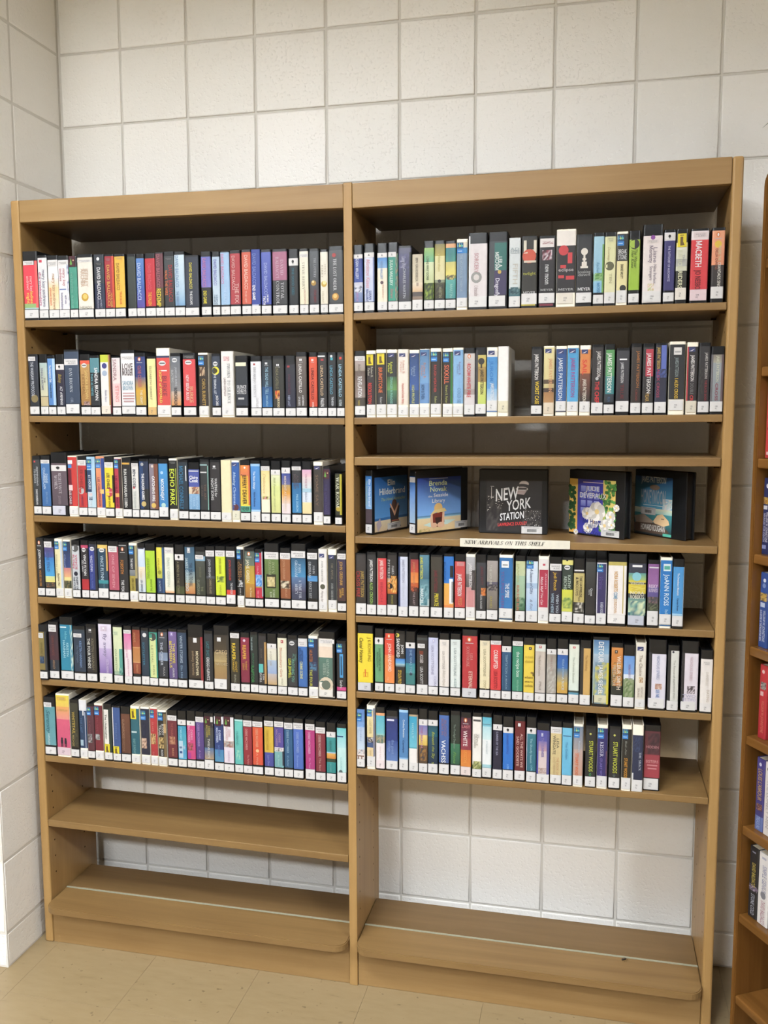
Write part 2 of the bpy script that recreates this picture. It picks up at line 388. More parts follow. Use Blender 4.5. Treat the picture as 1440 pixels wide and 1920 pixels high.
def set_text(s, serif=False):
    """list of (verts, faces) and total width, cap height 1"""
    out = []; x = 0.0
    if serif:
        for ch in s:
            g = SERM.get(ch.upper(), SERM[' ']); k = 1.0 if (not ch.islower()) else 0.78
            out.append(([(x+p[0]*k, p[1]*k) for p in g[0]], g[1])); x += g[2]*k+.04
        return out, max(x, .1)
    k = 1.0/FONT['_cap']
    for ch in s:
        g = FONT.get(ch, FONT[' ']); out.append(([(x+p[0]*k, p[1]*k) for p in g[0]], g[1])); x += g[2]*k
    return out, max(x, .1)

class Sheet:
    """flat print in a (u,v) plane mapped by fn(u, v, layer) -> xyz; collects coloured faces"""
    def __init__(s, fn, cuts=()): s.fn = fn; s.v = []; s.f = []; s.c = []; s.cuts = cuts; s.layer = 0; s.k = 0
    def poly(s, pts, cols, inc=1):
        s.k = (s.k+1) % 40; n = len(s.v); s.v.extend(s.fn(p[0], p[1], s.layer+s.k*.02*inc) for p in pts); s.f.append(tuple(range(n, n+len(pts)))); s.c.append(cols)
    def rect(s, u0, u1, v0, v1, c0, c1=None):
        c1 = c1 or c0; us = [u0] + [q for q in s.cuts if u0+1e-5 < q < u1-1e-5] + [u1]
        for a, b in zip(us, us[1:]): s.poly([(a, v1), (b, v1), (b, v0), (a, v0)], [c1, c1, c0, c0])
    def disc(s, u, v, ru, rv, c, n=14):
        s.poly([(u+ru*math.cos(2*math.pi*i/n), v+rv*math.sin(2*math.pi*i/n)) for i in range(n)], [c]*n)
    def pict(s, u0, u1, v0, v1, cs, nu, nv, rng):
        """a blurred photograph: random colours at grid nodes, blended in between"""
        nu += 2; nv += 2
        g = [[mixc(rng.choice(cs), rng.choice(cs), rng.random()*.5) for j in range(nv+1)] for i in range(nu+1)]
        P = lambda i, j: (u0+(u1-u0)*i/nu, v0+(v1-v0)*j/nv)
        for i in range(nu):
            for j in range(nv):
                q = ((i, j+1), (i+1, j+1), (i+1, j), (i, j))
                s.poly([P(*k) for k in q], [g[k[0]][k[1]] for k in q], 0)
    def text(s, t, u0, u1, v0, v1, c, down=False, shear=0.0, serif=False, slope=0.0):
        """fit text in the box; down: reads top to bottom, letter tops to the right"""
        gl, w = set_text(t, serif)
        for vs_, fs in gl:
            n = len(s.v)
            for (x, y) in vs_:
                x = x + y*shear
                if down: s.v.append(s.fn(u0+(u1-u0)*y, v0+(v1-v0)*(x/w), s.layer))
                else: s.v.append(s.fn(u0+(u1-u0)*(x/w), v0+(v1-v0)*y + slope*(x/w), s.layer))
            for f in fs: s.f.append(tuple(n+i for i in f)); s.c.append([c]*len(f))
    def build(s, name, mat, parent):
        if not s.f: return None
        return mesh_obj(name, s.v, s.f, mat, parent, s.c)

# ------------------------------------------------------------------ audiobook cases
def case_mesh(w, hh, d, white):
    c, sp, r = 0.0022, 0.003, min(0.0035, w*.2)
    O = [(-w/2, d)]
    for i in range(4):
        a = math.pi + i/3*math.pi/2; O.append((-w/2+r+r*math.cos(a), r+r*math.sin(a)))
    for i in range(4):
        a = 1.5*math.pi + i/3*math.pi/2; O.append((w/2-r+r*math.cos(a), r+r*math.sin(a)))
    O.append((w/2, d))
    I = [(max(-w/2+c, min(w/2-c, x)), max(y, sp)) for x, y in O]
    n = len(O); v = []; f = []
    for z in (0, hh):
        for P in (O, I): v.extend((x, y, z) for x, y in P)
    for i in range(n-1):
        f.append((i, i+1, 2*n+i+1, 2*n+i))
        f.append((n+i+1, n+i, 3*n+i, 3*n+i+1))
        f.append((2*n+i, 2*n+i+1, 3*n+i+1, 3*n+i)); f.append((i+1, i, n+i, n+i+1))
    for k in (0, n-1): f.append((k, n+k, 3*n+k, 2*n+k))
    m = len(v); x0, x1, y0, y1, z0, z1 = -w/2+c, w/2-c, sp, d-.005, .003, hh-.0035
    v += [(x0, y0, z0), (x1, y0, z0), (x1, y1, z0), (x0, y1, z0), (x0, y0, z1), (x1, y0, z1), (x1, y1, z1), (x0, y1, z1)]
    nt = len(f)
    f += [tuple(m+i for i in q) for q in ((0, 3, 2, 1), (4, 5, 6, 7), (0, 1, 5, 4), (1, 2, 6, 5), (2, 3, 7, 6), (3, 0, 4, 7))]
    return v, f, nt

G3 = [lin('48c'), lin('7b4'), lin('3a9')]
def spine(parent, w, hh, bands, texts, icons, rng):
    r = min(0.0035, w*.2)
    def fn(u, t, layer):           # u 0..100 across, t 0..100 from the top
        x = (u/100-.5)*w*.97; e = abs(x)-(w/2-r)
        y = 0 if e <= 0 else r-math.sqrt(max(r*r-e*e, 0))
        return (x, y-.0003-.00016*layer, hh*(1-t/100))
    q = r/w*100
    S = Sheet(fn, (q*.35, q, 100-q, 100-q*.35))
    b = bands.split(); t = float(b[0])
    for i in range(1, len(b)-1, 2):
        cs = b[i].split('>'); t1 = float(b[i+1]); S.rect(0, 100, t, t1, lin(cs[0]), lin(cs[-1])); t = t1
    lab = (85.0, 97.0, 1.0, 99.0, 'eceae8'); nl = 0

    for k in [i for i in icons.split(';') if i]:
        p = k.split(':'); a = p[1].split(','); g = [float(q_) if q_.replace('.', '').replace('-', '').isdigit() and n_ < 4 else q_ for n_, q_ in enumerate(a)]
        nl += 1; S.layer = 1+.25*nl; X = Sheet(fn, S.cuts); K_ = Sheet(fn, S.cuts); K_.layer = 4.6
        if p[0] == 'r':
            cs = a[4].split('>'); S.rect(g[0], g[1], g[2], g[3], lin(cs[0]), lin(cs[-1]))
        elif p[0] == 'c':
            g[2] = min(g[2], g[0]-2, 98-g[0]); S.disc(g[0], g[1], g[2], g[2]*w/hh, lin(a[3]))
        elif p[0] == 'p':
            S.pict(g[0], g[1], g[2], g[3], [lin(q_) for q_ in a[4:7]], 4, max(3, int((g[3]-g[2])*hh/w/22)), rng)
        elif p[0] in 'HB1':
            u0, u1 = (g[2], g[3]) if len(g) > 3 else (0, 100); u0 = max(u0, 1); u1 = min(u1, 99)
            X.layer = 4.2; X.rect(u0, u1, g[0], g[1], lin(a[4] if len(a) > 4 else 'ece8e6')); dt = g[1]-g[0]; du = u1-u0; X.layer = 4.4
            if p[0] == 'H':
                cc = lin('777') if len(a) < 5 else lin('888')
                K_.text('RANDOM HOUSE', u0+du*.14, u1-du*.14, g[0]+dt*.48, g[0]+dt*.25, cc); K_.text('AUDIO', u0+du*.3, u1-du*.14, g[0]+dt*.82, g[0]+dt*.56, cc)
            elif p[0] == 'B':
                X.disc(u0+du*.46, g[0]+dt*.45, du*.13, dt*.24, lin('222') if len(a) < 5 else lin('f4f4f4'), 8); X.rect(u0+du*.4, u0+du*.54, g[0]+dt*.72, g[0]+dt*.8, lin('777'))
            else:
                X.rect(u0+du*.44, u0+du*.52, g[0]+dt*.3, g[0]+dt*.7, lin('555')); X.rect(u0+du*.36, u0+du*.6, g[0]+dt*.62, g[0]+dt*.7, lin('888'))
        elif p[0] == 'Q':
            u1 = 62; dt = g[1]-g[0]; X.layer = 4.2; X.rect(1, u1, g[0], g[0]+dt*.55, lin('2c5c8c')); X.rect(1, u1, g[0]+dt*.58, g[1], lin('3c88d4')); X.layer = 4.4
            for n_ in range(3):
                X.disc(12+n_*19, g[0]+dt*.3, 9, 9*w/hh, lin(('88d0e0', 'c0dc78', '68c8b8')[n_]), 8); X.rect(4+n_*19, 8+n_*19, g[0]+dt*.05, g[0]+dt*.4, lin(('88d0e0', 'c0dc78', '68c8b8')[n_]))
            X.rect(10, u1-12, g[0]+dt*.75, g[0]+dt*.84, lin('b8d8f4'))
        elif p[0] == 'Y':
            u0, u1, t0, t1 = g[:4]; du, dt = u1-u0, t1-t0; X.layer = 4.2; X.rect(u0, u1, t0, t1, lin('ecd834')); X.layer = 4.4; bn = lin('6c5420')
            X.rect(u0+du*.3, u0+du*.62, t0+dt*.24, t0+dt*.66, bn); X.poly([(u0+du*.3, t0+dt*.9), (u0+du*.8, t0+dt*.86), (u0+du*.62, t0+dt*.6), (u0+du*.3, t0+dt*.6)], [bn]*4); X.rect(u0+du*.26, u0+du*.7, t0+dt*.1, t0+dt*.15, bn)
        elif p[0] == 'T':
            u0, u1, t0, t1 = g[:4]; du, dt = u1-u0, t1-t0; X.layer = 4.4; X.rect(u0, u1, t0, t1, lin('4a1c28')); X.layer = 4.6; gr = lin('6aa848')
            X.poly([(u0+du*.18, t0+dt*.74), (u0+du*.36, t0+dt*.86), (u0+du*.54, t0+dt*.74), (u0+du*.36, t0+dt*.2)], [gr]*4); X.disc(u0+du*.72, t0+dt*.4, du*.12, dt*.07, lin('d8b088'), 8)
        elif p[0] == 'G':
            S.disc(46, g[0], 15, 3.3, lin('d87c3c')); S.layer += .12; S.disc(46, g[0]+.3, 7, 2.2, lin('eee'), 8); S.rect(20, 74, g[0]+5, g[0]+6, lin('bbb'))
        elif p[0] == 'O':
            S.disc(46, g[0], 27, 3.6, lin('ddd')); S.layer += .12; S.rect(26, 66, g[0]-.9, g[0]+.9, lin('666'))
        elif p[0] == 'M':
            S.rect(34, 44, g[0]-1.6, g[0]+1.6, lin('eee')); S.rect(47, 57, g[0]-1.6, g[0]+1.6, lin('eee')); S.rect(28, 66, g[0]+3, g[0]+3.8, lin('aaa'))
        elif p[0] == 'N':
            X.layer = 4.2; u0 = 12; X.rect(u0, 72, g[0], g[1], lin('3c4474')); dt = g[1]-g[0]; X.layer = 4.4
            X.poly([(u0+4, g[1]-dt*.1), (u0+56, g[0]+dt*.3), (u0+30, g[1]-dt*.15)], [lin('e8e4ec')]*3)
        elif p[0] == 'L':
            lab = (g[0], g[1], g[2] if len(g) > 2 else 1, g[3] if len(g) > 3 else 99, a[4] if len(a) > 4 else 'eceae8')
        xo = X.build('sticker', M_STICK, parent)
        if xo: K_.build('fine_print', M_INK, xo)
    S.build('spine_sheet', M_PRINT, parent)
    nt = 0
    for k in [i for i in texts.split(';') if i]:
        a = k.split(','); s_ = a[0]
        if len(s_) == 1 and s_ in 'r': continue
        t0, t1 = float(a[2]), float(a[3]); xc = float(a[4]) if len(a) > 4 else 50; hw = float(a[5]) if len(a) > 5 else 50
        serif = s_[0] == '^'; hor = s_[0] == '='; it = s_[0] == '~'
        if s_[0] in '^=~': s_ = s_[1:]
        K_ = Sheet(fn, S.cuts); nt += 1; K_.layer = 5.2+.2*nt; hw *= .92
        if hor: K_.text(s_, 10, 90, t1, t0, lin(a[1]))
        else: K_.text(s_, xc-hw/2, xc+hw/2, t0, t1, lin(a[1]), down=True, shear=.3 if it else 0, serif=serif)
        K_.build('title', M_INK, parent)
    Lb = Sheet(fn, S.cuts); Lb.layer = 7; Lb.rect(lab[2], lab[3], lab[0], lab[1], lin(lab[4])); lo = Lb.build('call_label', M_STICK, parent)
    dt = lab[1]-lab[0]; Lb = Sheet(fn, S.cuts); Lb.layer = 8.2
    o = rng.uniform(-4, 8)
    for n_, ww in ((0, 15), (1, 12)): Lb.text(('CDB', 'FIC')[n_], 36+o, 36+o+ww*1.25, lab[0]+dt*(.55+.22*n_), lab[0]+dt*(.41+.22*n_), lin('666'))
    Lb.build('call_number', M_INK, lo)

ORD = ['leftmost', 'second', 'third', 'fourth', 'fifth', 'sixth', 'seventh', 'eighth', 'ninth', 'tenth', 'eleventh', 'twelfth', 'thirteenth', 'fourteenth',
       'fifteenth', 'sixteenth', 'seventeenth', 'eighteenth', 'nineteenth', 'twentieth'] + ['twenty-' + s for s in 'first second third fourth fifth sixth seventh eighth ninth'.split()] + ['thirtieth', 'thirty-first']
DEPTH = 0.165; YF = -0.2905
def audiobook(x0, x1, z0, zt, kase, bands, texts, icons, label, group, fwd, rng):
    w, hh = x1-x0, zt-z0
    e = empty('audiobook', ((x0+x1)/2, YF-fwd+rng.uniform(-.0012, .0012), z0)); tag(e, label, 'audiobook', group)
    v, f, nt = case_mesh(w, hh, DEPTH, kase == 'w')
    o = mesh_obj('case', v, f, M_KASW if kase == 'w' else M_KASE, e)
    if kase == 'w':
        o.data.materials.append(M_TRAYW)
        for p in o.data.polygons[nt:]: p.material_index = 1
    spine(e, w, hh, bands, texts, icons, rng)

# ------------------------------------------------------------------ bookcase
BACK = -0.045; FR = -0.2935
PL = (-0.1715, -0.1465); PC = (0.736, 0.7575); PR = (1.6195, 1.6435)
bc = empty('bookcase', (0.736, FR, FLOOR))
tag(bc, 'tall two-bay oak library bookcase filled with audiobooks against the white block wall', 'bookcase')
bcm = Matrix.Translation((-0.736, -FR, -FLOOR))
def bpart(name, x0, x1, y0, y1, z0, z1, mat, bev=.0015, seg=2):
    o = box(name, x0, x1, y0, y1, z0, z1, mat, bc, bev, seg); o.data.transform(bcm); return o
ZT = [1.967, 1.9595, 1.965]
bpart('side_panel', *PL, FR, BACK, FLOOR, ZT[0], WZ, .004, 2)
bpart('divider_panel', *PC, FR-.001, BACK, FLOOR, ZT[1], WZ)
o = bpart('side_panel', *PR, FR, BACK, FLOOR, ZT[2], WZ, .0055, 3)
def sloped(name, x0, x1, y0, y1, zl, zr, th, mat, bev=.0015):
    bm = boxbm(x0, x1, y0, y1, -th, 0, bev, 2)
    for v in bm.verts: v.co.z += zl+(zr-zl)*(v.co.x-x0)/(x1-x0)
    bmesh.ops.transform(bm, matrix=bcm, verts=bm.verts[:])
    return bm_obj(name, bm, mat, bc)
BL = (PL[1]+.0006, PC[0]-.0006); BR = (PC[1]+.0006, PR[0]-.0006)
for (a, b), zl, zr, hl in ((BL, 1.9665, 1.9575, .0565), (BR, 1.9575, 1.9645, .058)):
    sloped('header_board', a, b, FR+.0008, FR+.019, zl, zr, hl, WD)
    sloped('top_board', a, b, FR+.0195, -.002, zl-hl+.020, zr-hl+.020, .020, WX)  # carried past the panels to the wall to block light from above
SHELF = {'L': [(1.6575, 1.6495, 0.0185), (1.4045, 1.397, 0.0165), (1.1355, 1.128, 0.0175), (0.91, 0.9055, 0.0185), (0.6775, 0.6765, 0.0165), (0.458, 0.453, 0.018), (0.269, 0.26, 0.0195)], 'R': [(1.6515, 1.652, 0.017), (1.398, 1.4035, 0.017), (1.3005, 1.306, 0.0205), (1.1025, 1.1025, 0.0178), (0.9, 0.905, 0.017), (0.7025, 0.706, 0.0165), (0.499, 0.5007, 0.0165)]}
SH_BACK = -0.082; SH_UP = -0.046
for side in 'LR':
    a, b = BL if side == 'L' else BR
    for si, (zl, zr, th) in enumerate(SHELF[side]):
        sb = -0.065 if (side, si) == ('L', 6) else SH_UP
        sloped('shelf', a+.0006, b-.0006, FR+.0005, sb, zl, zr, th, WS)
        for xx, sgn in ((a, 1), (b, -1)):       # shelf pins under each end
            for yy in (FR+.03, SH_BACK-.03):
                zc = (zl if sgn > 0 else zr)-th-.0043
                bm = bmesh.new(); bmesh.ops.create_cone(bm, segments=8, radius1=.0026, radius2=.0026, depth=.012, cap_ends=True,
                    matrix=bcm @ Matrix.Translation((xx+sgn*.006, yy, zc+.0015)) @ Matrix.Rotation(math.pi/2, 4, 'Y'))
                bm_obj('shelf_pin', bm, M_HOLE, bc)
def plan_board(name, pts, z0, z1, mat):
    bm = bmesh.new(); vs_ = [bm.verts.new((x, y, z0)) for x, y in pts]; f = bm.faces.new(vs_)
    r = bmesh.ops.extrude_face_region(bm, geom=[f])
    for v in [g for g in r['geom'] if isinstance(g, bmesh.types.BMVert)]: v.co.z = z1
    bmesh.ops.recalc_face_normals(bm, faces=bm.faces[:])
    ed = [e for e in bm.edges if abs(e.verts[0].co.z-e.verts[1].co.z) < 1e-6]
    bmesh.ops.bevel(bm, geom=ed, offset=.0025, segments=2, affect='EDGES')
    bmesh.ops.transform(bm, matrix=bcm, verts=bm.verts[:]); return bm_obj(name, bm, mat, bc)
BZ = 0.030; BF = -0.335; GR = -0.217
for a, b in (BL, BR):
    R_ = 0.034; pts = [(a+.001, GR-.0035), (a+.001, BF+R_)]
    pts += [(a+.001+R_*(1-math.cos(t*math.pi/12)), BF+R_*(1-math.sin(t*math.pi/12))) for t in range(1, 7)]
    pts += [(b-.001-R_*(1-math.cos(t*math.pi/12)), BF+R_*(1-math.sin(t*math.pi/12))) for t in range(6, 0, -1)]
    pts += [(b-.001, BF+R_), (b-.001, GR-.0035)]
    plan_board('base_board', pts, BZ-.020, BZ, WS)
    bpart('base_shelf', a+.001, b-.001, GR+.0035, SH_BACK, BZ-.019, BZ+.0003, WX)
    bpart('metal_strip', a+.001, b-.001, GR-.003, GR+.003, BZ-.012, BZ-.0006, M_STRIP, 0)
    bpart('kick_board', a, b, FR+.004, FR+.022, FLOOR, BZ-.0205, WD)
hb = bmesh.new()
for x, sg in ((PL[1], 1), (PC[0], -1), (PC[1], 1), (PR[0], -1)):
    for yy in (FR+.03, SH_BACK-.03):
        for k in range(38):
            z = 0.10+k*.048
            if z > 1.87: continue
            bmesh.ops.create_circle(hb, cap_ends=True, segments=8, radius=.0027, matrix=bcm @ Matrix.Translation((x+sg*.0003, yy, z)) @ Matrix.Rotation(math.pi/2, 4, 'Y'))
o = bm_obj('pin_holes', hb, M_HOLE, bc); o['kind'] = 'stuff'

